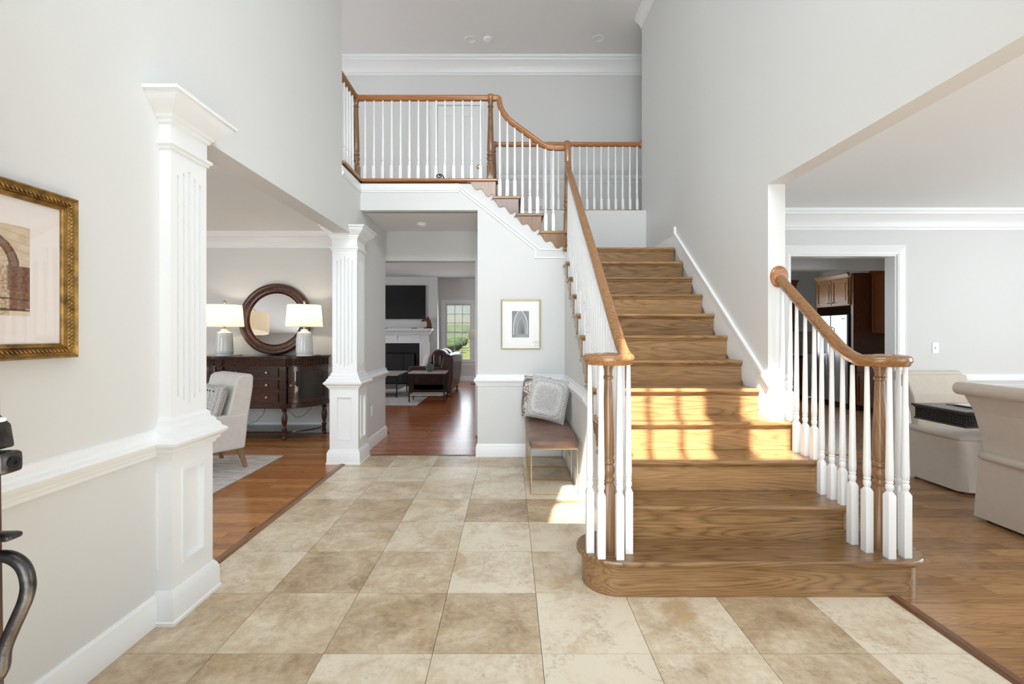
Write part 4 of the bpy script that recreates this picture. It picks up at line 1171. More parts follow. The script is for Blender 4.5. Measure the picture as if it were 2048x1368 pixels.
# ================================================================== FOYER FURNISHING
# --- prints: ink drawn per vertex on a flat sheet
def sheet(name, w, h, fn, nx, ny, parent, place):
    vs, fs, cs = [], [], []
    for j in range(ny + 1):
        for i in range(nx + 1):
            u, v = i / nx, j / ny
            vs.append(place(u * w - w / 2, v * h - h / 2)); cs.append(fn(u, v))
    for j in range(ny):
        for i in range(nx):
            a = j * (nx + 1) + i; fs.append([a, a + 1, a + nx + 2, a + nx + 1])
    me = bpy.data.meshes.new(name); me.from_pydata(vs, [], fs)
    at = me.color_attributes.new('ink', 'FLOAT_COLOR', 'POINT')
    at.data.foreach_set('color', [x for c in cs for x in (*lin(c), 1.0)])
    me.materials.append(INK)
    return put(name, me, parent)
def mixc(a, b, t):
    t = max(0, min(1, t)); return tuple(x + (y - x) * t for x, y in zip(a, b))
def gothic(u, v):
    """vaulted arcade seen along its nave: nested pointed arches closing on a dark far end"""
    nse = noise.noise(Vector((u * 18, v * 26, 0))) * 0.16 + noise.noise(Vector((u * 55, v * 55, 3))) * 0.12
    val = 0.45
    for k in range(6):
        s = 0.66 ** k
        cx = 0.5 + 0.17 * (1 - s); zb = 0.02 + 0.16 * (1 - s)
        x = (u - cx) / s; y = (v - zb) / s; w = 0.47
        d = abs(x) - w if y < 0.42 else max(math.hypot(x + w, (y - 0.42) * 1.2) - 2 * w, math.hypot(x - w, (y - 0.42) * 1.2) - 2 * w)
        if d < 0:
            val = (0.62, 0.50, 0.40, 0.28, 0.14, 0.06)[k]
            if d > -0.03: val = 0.10
            elif d > -0.10: val = 0.85 - 0.1 * k
            elif y > 0.45 and math.sin(math.atan2(x, max(0.05, 1.0 - y)) * 13) > 0.6: val -= 0.22
            elif y <= 0.45 and x < 0 and math.sin(x * 34) > 0.4: val -= 0.25
    if v < 0.12: val = 0.62 - 0.3 * abs(u - 0.6)
    return mixc((26, 25, 27), (214, 211, 208), max(0.0, min(1, val + nse)))
def sepia(u, v):
    """sepia sketch: stone arch over a carved lintel and two pale tubs, figures between"""
    pa, br, dkk = (226, 208, 180), (150, 110, 82), (86, 56, 42)
    n1 = noise.noise(Vector((u * 12, v * 12, 5))); n2 = noise.noise(Vector((u * 45, v * 45, 2)))
    c = mixc(pa, (206, 184, 156), 0.5 + n1 * 0.6)
    r = math.hypot((u - 0.30) / 0.55, (v - 0.55) / 0.42)
    if v > 0.55:
        if 0.93 < r < 1.10:
            c = mixc((190, 160, 128), dkk, 0.35 + 0.9 * abs(n2) + (0.35 if r > 1.07 or r < 0.96 else 0))
        elif r < 0.93 and math.sin(v * 120 + n1 * 2) > 0.86: c = mixc(c, br, 0.35)
        elif r >= 1.10 and math.sin(v * 70 + u * 15) > 0.93: c = mixc(c, br, 0.3)
    elif 0.28 < v <= 0.55:
        if u > 0.80:
            c = mixc(br, dkk, 0.45 + n2 * 0.6)
        else:
            c = mixc((196, 166, 134), br, 0.5 + n2 * 0.9)
            if v < 0.50 and math.sin(u * 46 + n1 * 4) > 0.1: c = mixc(c, dkk, 0.35 + 0.4 * abs(n1))
            if v > 0.51: c = mixc(c, dkk, 0.35)
        if 0.70 < u < 0.80: c = mixc((214, 194, 166), br, 0.25 + n2)
    else:
        c = mixc(pa, (212, 190, 160), 0.4 + n1)
        if u > 0.82: c = mixc(br, dkk, 0.3 + n2 * 0.7) if v > 0.08 else pa
        elif 0.70 < u <= 0.82: c = mixc((214, 194, 166), br, 0.3 + n2)
        if abs(v - 0.20 - 0.02 * math.sin(u * 5)) < 0.008 or abs(v - 0.07 + 0.03 * (u - 0.4) ** 2) < 0.012: c = dkk
    return c
def frame_rect(x0, x1, z0, z1, prof, place):
    """mitred frame; prof: closed (inward, out) outline; place(x, z, out) -> world"""
    b = B(); k = len(prof)
    cor = [(x0, z0, 1, 1), (x1, z0, -1, 1), (x1, z1, -1, -1), (x0, z1, 1, -1)]
    for x, z, sx, sz in cor:
        for i, o in prof: b.v.append(place(x + sx * i, z + sz * i, o))
    for c in range(4):
        for j in range(k):
            a = c * k + j; a2 = c * k + (j + 1) % k; d = ((c + 1) % 4) * k
            b.f.append([a, a2, d + (j + 1) % k, d + j])
    return b
# big gilt picture on the left wall (out = +x)
Pl = lambda y, z, o: (XL + o, y, z)
pc = thing('framed_picture', 'large gilt framed sepia print of a stone arch on the left wall', 'picture', (XL, 1.4, 1.25))
y0, y1, z0, z1 = 1.06, 1.735, 1.253, 1.838
gf = frame_rect(y0, y1, z0, z1, [(0, 0), (0, 0.030), (0.006, 0.036), (0.012, 0.030), (0.022, 0.028), (0.034, 0.022), (0.040, 0.026), (0.046, 0.018), (0.052, 0.016), (0.052, 0.0)], Pl).build('frame', GOLD, pc, fix=True)
rope = B()
def rope_run(a, b_, n):
    for i in range(n):
        t_ = (i + 0.5) / n
        p = Vector(a).lerp(Vector(b_), t_); d = (Vector(b_) - Vector(a)).normalized() * 0.013
        side = Vector((0, d.z, -d.y)).normalized() * 0.008
        rope.tube([p - d * 0.5 - side, p - d * 0.2 - side * 0.3 + Vector((0.003, 0, 0)), p + d * 0.2 + side * 0.3 + Vector((0.003, 0, 0)), p + d * 0.5 + side], [0.002, 0.0045, 0.0045, 0.002], 6)
xo = XL + 0.026; iy = 0.024
rope_run((xo, y0 + iy, z0 + iy), (xo, y1 - iy, z0 + iy), 44); rope_run((xo, y0 + iy, z1 - iy), (xo, y1 - iy, z1 - iy), 44)
rope_run((xo, y0 + iy, z0 + iy), (xo, y0 + iy, z1 - iy), 38); rope_run((xo, y1 - iy, z0 + iy), (xo, y1 - iy, z1 - iy), 38)
o = rope.build('rope_carving', GOLD, gf, smooth=60); o['kind'] = 'stuff'
B().box(XL + 0.002, y0 + 0.04, z0 + 0.04, XL + 0.010, y1 - 0.04, z1 - 0.04).build('mat_board', PINKP, pc)
sheet('print', 0.36, 0.297, lambda u, v: sepia(u, v), 130, 110, pc, lambda a, b_: (XL + 0.0108, 1.398 + a, 1.548 + b_))
B().box(XL + 0.013, y0 + 0.048, z0 + 0.048, XL + 0.0145, y1 - 0.048, z1 - 0.048).build('glazing', PICGL, pc)
# slim framed print over the bench (out = -y)
Pb = lambda x, z, o: (x, YB - o, z)
pc = thing('framed_picture', 'slim brass framed black and white print of a vaulted arcade above the bench', 'picture', (0.117, YB, 1.18))
frame_rect(-0.0985, 0.334, 1.184, 1.72, [(0, 0), (0, 0.022), (0.004, 0.024), (0.012, 0.022), (0.014, 0.014), (0.014, 0.0)], Pb).build('frame', BRASS, pc, fix=True)
B().box(-0.09, YB - 0.008, 1.19, 0.326, YB - 0.002, 1.712).build('mat_board', PAPER, pc)
sheet('print', 0.187, 0.290, gothic, 110, 165, pc, lambda a, b_: (0.1145 + a, YB - 0.0088, 1.449 + b_))
B().box(-0.086, YB - 0.013, 1.196, 0.322, YB - 0.0115, 1.708).build('glazing', PICGL2, pc)
# --- bench: leather seat on three wire cubes
bn = thing('bench', 'bench with brown leather seat on gold wire cube frames under the stairs', 'bench', (0.39, 4.48, 0))
B().pad(0.165, 3.872, 0.385, 0.575, 5.075, 0.455, 0.022, 0.06, n=10).build('seat', LEATHB, bn, smooth=60)
r_ = 0.0048
for k in range(3):
    ya, yb = 3.885 + k * 0.40, 3.885 + k * 0.40 + 0.378
    xa, xb = 0.176, 0.564
    fr_ = B().tube([(xa, ya, r_), (xb, ya, r_), (xb, yb, r_), (xa, yb, r_), (xa, ya, r_)], r_, 6, False).build('wire_base', BRASS, bn)
    B().tube([(xa, ya, 0.381), (xb, ya, 0.381), (xb, yb, 0.381), (xa, yb, 0.381), (xa, ya, 0.381)], r_, 6, False).build('wire_top', BRASS, bn)
    for x, y in ((xa, ya), (xb, ya), (xb, yb), (xa, yb)):
        B().tube([(x, y, 0.0), (x, y, 0.383)], r_, 6).build('wire_leg', BRASS, bn)
pillow('throw_pillow', 'grey and cream patterned cushion standing behind the white one on the bench', IKAT, 0.40, 0.44, 0.13, (0.275, 4.90, 0.458), (-0.75, -0.66), 0.10)
pillow('throw_pillow', 'white waffle knit cushion leaning at the far end of the bench', KNIT, 0.41, 0.43, 0.15, (0.375, 4.60, 0.458), (-0.30, -0.95), 0.20, -0.17)
# --- open front door at the left edge of the view, exterior hardware towards the foyer
DX, DY = -0.908, 0.845
fd = struct(thing('door_2', 'open dark wooden front door at the left edge with bronze handle', 'door', (DX - 0.02, 0.4, 0)), 'open dark wooden front door at the left edge with bronze handle', 'door')
fd.rotation_euler.y = math.radians(-0.8)
B().box(DX - 0.045, -0.06, 0.01, DX, DY, 2.10).build('door_leaf', DOORW, fd, bevel=0.003)
hy = 0.795
hs = thing('handle_set', None, None)
COL.objects.unlink(hs); bpy.data.objects.remove(hs)
pl_ = B().pad(DX, hy - 0.032, 1.075, DX + 0.014, hy + 0.032, 1.215, 0.006, n=4).build('keypad_plate', BRONZE, fd, smooth=40)
kp = B().prism([(DX + 0.01, 1.135), (DX + 0.056, 1.140), (DX + 0.050, 1.180), (DX + 0.01, 1.215)], hy - 0.022, hy + 0.022, 'y').build('keypad', BRONZE, fd, bevel=0.004, fix=True)
for i in range(2):
    for j in range(2):
        B().pad(DX + 0.036 - 0.012 * i, hy - 0.019 + 0.021 * j, 1.184 + 0.012 * i, DX + 0.046 - 0.012 * i, hy - 0.003 + 0.021 * j, 1.193 + 0.012 * i, 0.003, n=3).build('key_button', PLAST, kp, smooth=40)
cy_ = B().pad(DX, hy - 0.02, 1.098, DX + 0.074, hy + 0.02, 1.136, 0.008, n=5).build('lock_cylinder', BRONZE, fd, smooth=40)
B().lathe([(0, 0), (0.010, 0), (0.010, 0.003), (0.004, 0.003), (0.004, 0.001), (0, 0.001)], 14, (DX + 0.074, hy, 1.118), Matrix.Rotation(PI/2, 3, 'Y')).build('keyhole', IRON, cy_)
B().pad(DX, hy - 0.026, 0.72, DX + 0.010, hy + 0.026, 1.045, 0.004, n=4).build('handle_plate', BRONZE, fd, smooth=40)
B().pad(DX + 0.005, hy - 0.014, 0.985, DX + 0.078, hy + 0.014, 0.997, 0.006, n=5).build('thumb_latch', BRONZE, fd, smooth=40)
gp = []
ctrl = [(0.0, 0.945), (0.035, 0.955), (0.065, 0.956), (0.088, 0.94), (0.097, 0.912), (0.093, 0.885), (0.080, 0.855), (0.066, 0.825), (0.054, 0.795), (0.050, 0.765), (0.035, 0.745), (0.0, 0.74)]
for i in range(len(ctrl) - 1):
    p0, p1, p2, p3 = (Vector(ctrl[max(0, min(len(ctrl)-1, i + d))]) for d in (-1, 0, 1, 2))
    for s in range(5):
        q = s / 5
        v = 0.5 * ((2*p1) + (p2-p0)*q + (2*p0-5*p1+4*p2-p3)*q*q + (3*p1-p0-3*p2+p3)*q*q*q)
        gp.append((DX + v.x, hy, v.y))
gp.append((DX, hy, 0.74))
B().tube(gp, 0.0105, 10).build('pull_handle', BRONZE, fd, smooth=60)
# --- small fittings
def can_light(x, y, label):
    L = thing('recessed_light', label, 'ceiling light', (x, y, CH), group='recessed lights of the upper hall')
    B().lathe([(0.088, 0), (0.086, -0.006), (0.070, -0.008), (0.062, -0.002)], 28, (x, y, CH)).build('trim_ring', PLAST, L, smooth=40)
    B().lathe([(0.0, -0.0015), (0.066, -0.0015)], 24, (x, y, CH)).build('lens', LENS, L)
can_light(-0.577, 6.79, 'round recessed ceiling light beside the smoke detector of the upper hall')
can_light(1.285, 6.76, 'round recessed ceiling light nearer the stair wall')
def smoke(x, y, z, label):
    L = thing('smoke_detector', label, 'smoke detector', (x, y, z))
    B().lathe([(0.068, 0), (0.068, -0.012), (0.060, -0.016), (0.058, -0.028), (0.045, -0.036), (0.0, -0.038)], 28, (x, y, z)).build('housing', PLAST, L, smooth=30)
    B().lathe([(0.018, -0.036), (0.018, -0.041), (0.0, -0.042)], 16, (x, y, z)).build('grille', PLAST, L, smooth=30)
smoke(-0.32, 6.76, CH, 'white smoke detector on the high ceiling of the upper hall')
smoke(-1.087, 5.71, 2.70, 'white smoke detector on the low hallway ceiling')
def plate(name, label, cat, loc, nd, kind):
    """wall plate, nd: outward normal in plan"""
    P = thing(name, label, cat, loc)
    a = math.atan2(nd[1], nd[0]) + PI / 2
    def bb(n, x0, z0, x1, z1, d0, d1, mat, par=P):
        o = B().box(x0, -d1, z0, x1, -d0, z1).xform(Matrix.Rotation(a, 4, 'Z')).build(n, mat, par, bevel=0.0012, world=False); return o
    bb('cover_plate', -0.036, -0.058, 0.036, 0.058, 0.0, 0.006, PLAST)
    if kind == 'outlet':
        for z in (-0.022, 0.022):
            k = bb('socket', -0.017, z - 0.014, 0.017, z + 0.014, 0.006, 0.009, PLAST)
            for x in (-0.006, 0.006): bb('slot', x - 0.0012, z - 0.004, x + 0.0012, z + 0.006, 0.0085, 0.0095, IRON, k)
    else:
        k = bb('toggle', -0.006, -0.011, 0.006, 0.011, 0.006, 0.016, PLAST)
plate('wall_outlet', 'white wall outlet low on the hallway wall beside the far column', 'outlet', (XL, 5.52, 0.43), (1, 0), 'outlet')
plate('light_switch', 'white light switch on the dining room wall right of the kitchen opening', 'switch', (4.70, 5.14, 1.19), (0, -1), 'switch')
plate('wall_outlet', 'white wall outlet low on the upper hall wall behind the railing', 'outlet', (0.485, 7.30, Z2 + 0.37), (0, -1), 'outlet')
lp = []
for i in range(26):
    a = i / 25 * 2.6 * PI; r = 0.030 * (1 - i / 40)
    lp.append((-0.775 + r * math.cos(a) * 1.3, YB + 0.0, Z2 + 0.033 + r * math.sin(a) * 0.8))
tag(B().tube([(-0.72, YB, Z2 + 0.012)] + lp, 0.0055, 7).build('coiled_strap', IRON), 'small dark coil lying on the balcony edge between balusters', 'strap')

# ================================================================== DINING ROOM (right)
def skirted_chair(loc, rz, label):
    """local: +x = facing direction, width along y (0.54), rear face near x = 0"""
    c = thing('dining_chair', label, 'chair', loc, rz, group='skirted dining chairs')
    w = 0.26
    # back: flared, widening upward, rolled top
    n = 8; b = B(); rings = []
    prof = [(0.44, 0.055, 0.125, 0.245), (0.60, 0.040, 0.120, 0.250), (0.78, 0.005, 0.095, 0.268), (0.90, -0.045, 0.060, 0.290), (0.955, -0.075, 0.040, 0.300)]
    for z, xb, xf, hw in prof:
        rings.append([b.add((xb, -hw, z)), b.add((xf, -hw, z)), b.add((xf, hw, z)), b.add((xb, hw, z))])
    for r0, r1 in zip(rings, rings[1:]):
        for k in range(4): b.f.append([r0[k], r0[(k+1) % 4], r1[(k+1) % 4], r1[k]])
    b.f.append(rings[0][::-1]); b.f.append(rings[-1])
    bk_ = b.build('backrest', LINEN, c, world=False, bevel=0.014, seg=3, fix=True)
    rp_ = [(-0.063 + 0.052 * math.cos(t), 0.945 + 0.047 * math.sin(t)) for t in [2 * PI * i / 20 for i in range(20)]]
    B().prism(rp_, -0.306, 0.306, 'y').build('rolled_top', LINEN, bk_, world=False, smooth=50, bevel=0.012, seg=3, fix=True)
    B().pad(0.02, -0.255, 0.43, 0.545, 0.255, 0.505, 0.028, 0.10).build('seat', LINEN, c, smooth=60, world=False)
    # skirt: flares to the floor, with corner pleats at the front
    b = B()
    def ring(z, f):
        pts = []
        xs0, xs1, hw = 0.03 - 0.012 * f, 0.54 + 0.045 * f, 0.25 + 0.022 * f
        g = 0.028 * f
        pts = [(xs0, -hw), (0.18, -hw), (0.36, -hw), (xs1 - 0.05, -hw), (xs1 - 0.025, -hw + g), (xs1 - g, -hw + 0.025), (xs1, -hw + 0.05), (xs1, 0), (xs1, hw - 0.05), (xs1 - g, hw - 0.025), (xs1 - 0.025, hw - g), (xs1 - 0.05, hw), (0.36, hw), (0.18, hw), (xs0, hw), (xs0, 0)]
        return [b.add((x, y, z)) for x, y in pts]
    rs = [ring(z, f) for z, f in ((0.455, 0.0), (0.35, 0.25), (0.18, 0.65), (0.022, 1.0))]
    for r0, r1 in zip(rs, rs[1:]):
        for k in range(16): b.f.append([r0[k], r0[(k+1) % 16], r1[(k+1) % 16], r1[k]])
    b.f.append(rs[0]); b.f.append(rs[-1])
    sk_ = b.build('skirt', LINEN, c, world=False, smooth=40, fix=True)
    wl_ = [(0.03, -0.252, 0.455), (0.54, -0.252, 0.455), (0.54, 0.252, 0.455), (0.03, 0.252, 0.455), (0.03, -0.252, 0.455)]
    B().tube(wl_, 0.005, 6, False).build('welt', LINEN, sk_, world=False, smooth=60)
    for x, y in ((0.06, -0.2), (0.06, 0.2), (0.50, -0.2), (0.50, 0.2)):
        B().lathe([(0.014, 0), (0.018, 0.03), (0.02, 0.44)], 10, (x, y, 0)).build('leg', ESPR, c, world=False, smooth=40)
    return c
skirted_chair((4.03, 4.44, 0), -PI/2, 'greige skirted dining chair behind the dark table, facing the viewer')
skirted_chair((3.36, 3.115, 0), 0.0, 'greige skirted dining chair with rolled back nearest the right edge')
# table with carved apron
tb = thing('dining_table', 'dark dining table with carved apron between the two skirted chairs', 'table', (4.4, 3.67, 0))
tx0, tx1, ty0, ty1 = 3.36, 5.3, 3.43, 3.90
B().box(tx0, ty0, 0.745, tx1, ty1, 0.765).build('top', ESPR, tb, bevel=0.006, seg=3)
B().box(tx0 + 0.012, ty0 + 0.012, 0.735, tx1 - 0.012, ty1 - 0.012, 0.745).build('top_bead', ESPR, tb, bevel=0.004)
B().box(tx0 + 0.02, ty0 + 0.02, 0.655, tx1 - 0.02, ty1 - 0.02, 0.735).build('carved_apron', CARVEDB, tb)
B().box(tx0 + 0.013, ty0 + 0.013, 0.640, tx1 - 0.013, ty1 - 0.013, 0.655).build('apron_bead', ESPR, tb, bevel=0.004)
for x in (tx0 + 0.75, tx1 - 0.1):
    for y in (ty0 + 0.08, ty1 - 0.08):
        B().lathe([(0.022, 0), (0.03, 0.02), (0.022, 0.05), (0.026, 0.12), (0.042, 0.42), (0.03, 0.5), (0.045, 0.53), (0.045, 0.65)], 16, (x, y, 0)).build('leg', ESPR, tb, smooth=40)
nk = thing('place_setting', 'white napkin on a dark place mat at the table corner', 'place setting', (3.66, 3.66, 0.765))
B().box(3.56, 3.52, 0.765, 3.86, 3.80, 0.769).build('place_mat', DARKM, nk, bevel=0.0015)
B().pad(3.58, 3.58, 0.769, 3.80, 3.76, 0.782, 0.006, 0.1).build('napkin', PAPER, nk, smooth=60)

# ================================================================== KITCHEN (through the dining room opening)
def raised_door(parent, o, ud, w, z0, z1, mat, name='door', knob=None):
    m_in = 0.055
    us = [0, m_in - 0.012, m_in, m_in + 0.02, w - m_in - 0.02, w - m_in, w - m_in + 0.012, w]
    vs = [z0, z0 + m_in - 0.012, z0 + m_in, z0 + m_in + 0.02, z1 - m_in - 0.02, z1 - m_in, z1 - m_in + 0.012, z1]
    def dp(i, j):
        r = min(i, 6 - i, j, 6 - j)
        return (0.020, 0.013, 0.006, 0.014)[r]
    d = B().grid(o, ud, (0, 0, 1), us, vs, dp).build(name, mat, parent)
    if knob:
        k = Vector(o) + Vector(ud) * knob[0] + Vector((0, 0, knob[1])); nd = Vector(ud).cross(Vector((0, 0, 1)))
        B().lathe([(0, 0.03), (0.012, 0.028), (0.014, 0.02), (0.006, 0.012), (0.006, 0)], 10, tuple(k + nd * 0.02), nd.to_track_quat('Z', 'Y').to_matrix()).build('knob', DARKM, d, smooth=40)
    return d
FX = 6.0
fg = thing('refrigerator', 'stainless steel refrigerator in the kitchen with water dispenser', 'refrigerator', (6.35, 8.68, 0))
B().box(FX + 0.06, 8.27, 0.03, 6.70, 9.09, 1.70).build('body', BLACK, fg, bevel=0.006)
B().box(FX, 8.275, 0.10, FX + 0.06, 8.70, 1.70).build('door', STEEL, fg, bevel=0.014, seg=3)
d2 = B().box(FX, 8.71, 0.10, FX + 0.06, 9.085, 1.70).build('door', STEEL, fg, bevel=0.014, seg=3)
for y in (8.665, 8.745):
    B().tube([(FX, y, 0.55), (FX - 0.045, y, 0.57), (FX - 0.045, y, 1.45), (FX, y, 1.47)], 0.012, 8).build('handle', STEEL, fg, smooth=50)
dp_ = B().box(FX - 0.004, 8.80, 0.98, FX + 0.01, 9.00, 1.32).build('water_dispenser', BLACK, d2, bevel=0.004)
B().box(FX + 0.02, 8.28, 0.0, 6.68, 9.08, 0.10).build('kick_plate', BLACK, fg)
B().box(FX - 0.002, 8.34, 1.615, FX + 0.001, 8.42, 1.63).build('badge', DARKM, fg)
cb = thing('upper_cabinet', 'lighter maple wall cabinet with two doors above the refrigerator', 'cabinet', (6.35, 8.68, 1.85))
B().box(FX + 0.02, 8.24, 1.86, 6.70, 9.12, 2.36).build('body', CABL, cb)
raised_door(cb, (FX + 0.02, 8.675, 0), (0, -1, 0), 0.415, 1.875, 2.345, CABL, knob=(0.06, 1.92))
raised_door(cb, (FX + 0.02, 9.105, 0), (0, -1, 0), 0.415, 1.875, 2.345, CABL, knob=(0.36, 1.92))
B().mold([(0, 2.36), (0.012, 2.36), (0.05, 2.42), (0.06, 2.43), (0.06, 2.445), (0, 2.445)], [(FX + 0.02, 9.12), (FX + 0.02, 8.24)]).build('cornice', CABL, cb, fix=True)
ep = tag(B().box(FX + 0.04, 8.18, 0.0, 6.71, 8.238, 2.42).build('end_panel', CABW), 'tall cherry end panel beside the refrigerator', 'panel')
B().box(6.03, 9.125, 0, 6.71, 9.17, 2.42).build('end_panel', CABW)
tag(bpy.data.objects['end_panel.001'], 'tall cherry end panel on the far side of the refrigerator', 'panel')
uc = thing('upper_cabinet', 'dark cherry wall cabinet to the right of the refrigerator', 'cabinet', (6.5, 7.7, 1.36))
B().box(6.36, 7.10, 1.36, 6.71, 8.17, 2.38).build('body', CABW, uc)
raised_door(uc, (6.36, 8.15, 0), (0, -1, 0), 0.51, 1.37, 2.37, CABW, knob=(0.46, 1.42))
raised_door(uc, (6.36, 7.62, 0), (0, -1, 0), 0.51, 1.37, 2.37, CABW, knob=(0.05, 1.42))
B().mold([(0, 2.38), (0.012, 2.38), (0.05, 2.43), (0.055, 2.45), (0, 2.45)], [(6.36, 8.17), (6.36, 7.10)]).build('cornice', CABW, uc, fix=True)
bc = thing('base_cabinet', 'dark cherry base cabinet to the right of the refrigerator', 'cabinet', (6.4, 7.6, 0))
B().box(6.09, 7.00, 0.10, 6.71, 8.17, 0.87).build('body', CABW, bc)
B().box(6.14, 7.02, 0.0, 6.70, 8.16, 0.10).build('toe_kick', DARKM, bc)
for k in range(2):
    raised_door(bc, (6.09, 8.15 - 0.57 * k, 0), (0, -1, 0), 0.55, 0.12, 0.66, CABW, knob=(0.5 - 0.45 * k, 0.6))
    d = B().box(6.07, 7.60 - 0.57 * k, 0.69, 6.092, 8.15 - 0.57 * k, 0.84).build('drawer', CABW, bc, bevel=0.004)
tag(B().box(6.05, 6.98, 0.87, 6.71, 8.17, 0.91).build('worktop', GRANITE, bevel=0.004), 'dark stone worktop right of the refrigerator', 'worktop')
# cabinets on the kitchen back wall, right of its window
x0 = 5.52
u = thing('upper_cabinet', 'dark cherry upper cabinet on the kitchen back wall, behind the handrail', 'cabinet', (x0 + 0.25, 9.95, 1.40))
B().box(x0, 9.78, 1.40, x0 + 0.50, 10.09, 2.34).build('body', CABW, u)
raised_door(u, (x0 + 0.01, 9.78, 0), (1, 0, 0), 0.48, 1.41, 2.33, CABW, knob=(0.43, 1.46))
u = thing('base_cabinet', 'dark cherry base cabinet under the kitchen back worktop', 'cabinet', (x0 + 0.25, 9.8, 0))
B().box(x0, 9.48, 0.10, x0 + 0.50, 10.09, 0.868).build('body', CABW, u)
B().box(x0, 9.53, 0.0, x0 + 0.50, 10.08, 0.10).build('toe_kick', DARKM, u)
raised_door(u, (x0 + 0.01, 9.48, 0), (1, 0, 0), 0.48, 0.12, 0.66, CABW, knob=(0.43, 0.6))
B().box(x0 + 0.01, 9.46, 0.69, x0 + 0.49, 9.482, 0.84).build('drawer', CABW, u, bevel=0.004)
trim('trim_24', crown(2.47, 0.12), [(5.5, 9.77), (6.02, 9.77)], 'dark crown moulding over the kitchen back wall cabinet')
bpy.data.objects['trim_24'].data.materials[0] = CABW
tag(B().box(5.5, 9.45, 0.87, 6.02, 10.09, 0.91).build('worktop', GRANITE, bevel=0.004), 'dark stone worktop along the kitchen back wall', 'worktop')
tag(B().box(5.5, 10.085, 0.91, 6.7, 10.099, 1.40).build('backsplash', plain('beige_backsplash', (150, 132, 110), 0.4)), 'beige backsplash between kitchen worktop and wall cabinets', 'backsplash')
pt = thing('potted_plant', 'small plant in a white pot on the kitchen worktop', 'plant', (5.72, 9.75, 0.91))
B().lathe([(0, 0), (0.05, 0), (0.065, 0.05), (0.06, 0.10), (0.052, 0.10), (0.05, 0.09), (0, 0.085)], 20, (5.72, 9.75, 0.91)).build('pot', CERAM, pt, smooth=40)
lf = B()
for i in range(16):
    a = 2.4 * i; r = 0.05 + 0.04 * R.random(); h = 0.14 + 0.12 * R.random()
    p = Vector((5.72, 9.75, 1.0)); q = p + Vector((r * math.cos(a), r * math.sin(a), h)); s = Vector((-math.sin(a), math.cos(a), 0)) * 0.018
    mid = p.lerp(q, 0.6) + Vector((0.02 * math.cos(a), 0.02 * math.sin(a), 0))
    n = len(lf.v); lf.v += [tuple(p), tuple(mid + s), tuple(q), tuple(mid - s)]; lf.f.append([n, n+1, n+2, n+3])
o = lf.build('foliage', TREEG, pt); o['kind'] = 'stuff'

# ================================================================== FAMILY ROOM (down the hallway)
tag(B().box(-5.2, 8.76, 0.0, -1.765, 11.9, 0.010).build('area_rug', RUGF, bevel=0.003), 'pale grey rug under the family room tables', 'rug')
# sofa: back towards +x, faces -x, runs along y
sf = thing('sofa', 'dark oxblood leather sofa with rounded arms in the family room', 'sofa', (-1.7, 10.75, 0.0))
y0, y1 = 9.85, 11.65
B().pad(-2.10, y0 + 0.02, 0.10, -1.33, y1 - 0.02, 0.34, 0.04).build('seat_base', LEATHR, sf, smooth=60)
for k in range(2):
    a, b_ = y0 + 0.27 + k * 0.64, y0 + 0.27 + (k + 1) * 0.64 - 0.01
    B().pad(-2.15, a, 0.32, -1.48, b_, 0.50, 0.06, 0.10).build('seat_cushion', LEATHR, sf, smooth=60)
    B().pad(-1.72, a, 0.48, -1.40, b_, 0.98, 0.11, 0.12).build('back_cushion', LEATHR, sf, smooth=60)
b = B().prism([(-1.50, 0.10), (-1.27, 0.10), (-1.22, 0.40), (-1.20, 0.80), (-1.23, 0.88), (-1.33, 0.92), (-1.42, 0.88), (-1.48, 0.6)], y0 + 0.03, y1 - 0.03, 'y')
b.build('backrest', LEATHR, sf, bevel=0.03, seg=3, smooth=40, fix=True)
for ya, yb in ((y0, y0 + 0.26), (y1 - 0.26, y1)):
    arm = B().prism([(ya + 0.02, 0.10), (yb - 0.02, 0.10), (yb - 0.02, 0.52)] + [((ya + yb) / 2 + 0.13 * math.cos(t), 0.55 + 0.11 * math.sin(t)) for t in [PI * i / 8 for i in range(9)]] + [(ya + 0.02, 0.52)], -2.16, -1.30, 'x').build('arm', LEATHR, sf, bevel=0.03, seg=3, smooth=50, fix=True)
for x in (-2.08, -1.32):
    for y in (y0 + 0.10, y1 - 0.10):
        B().lathe([(0.0, 0.011 if x < -2 else 0.0), (0.028, 0.014), (0.036, 0.03), (0.036, 0.06), (0.024, 0.08), (0.04, 0.11)], 14, (x, y, 0.0)).build('foot', HORSE, sf, smooth=50)
pillow('throw_pillow', 'pale cushion leaning on the family room sofa', CREAM, 0.42, 0.42, 0.14, (-1.86, 10.32, 0.51), (-0.95, -0.3), 0.25)
def wire_table(name, label, x0, x1, y0, y1, z, shelf):
    t_ = thing(name, label, 'table', ((x0+x1)/2, (y0+y1)/2, 0.011)); g0 = 0.011
    B().box(x0, y0, z - 0.03, x1, y1, z).build('top', STONE, t_, bevel=0.004)
    B().box(x0 + 0.012, y0 + 0.012, z - 0.055, x1 - 0.012, y1 - 0.012, z - 0.03).build('apron', IRON, t_)
    for x in (x0 + 0.02, x1 - 0.02):
        for y in (y0 + 0.02, y1 - 0.02):
            B().box(x - 0.010, y - 0.010, g0, x + 0.010, y + 0.010, z - 0.03).build('leg', IRON, t_)
    B().box(x0 + 0.02, y0 + 0.02, shelf, x1 - 0.02, y1 - 0.02, shelf + 0.025).build('shelf', STONE, t_, bevel=0.003)
wire_table('side_table', 'stone topped side table with thin black legs in front of the sofa arm', -1.99, -1.27, 9.07, 9.50, 0.60, 0.135)
wire_table('coffee_table', 'low stone topped coffee table with black legs left of the sofa', -3.60, -2.36, 9.75, 10.75, 0.50, 0.16)
pk = thing('decorative_pumpkin', 'mottled green ceramic pumpkin on the side table', 'ornament', (-1.60, 9.28, 0.60))
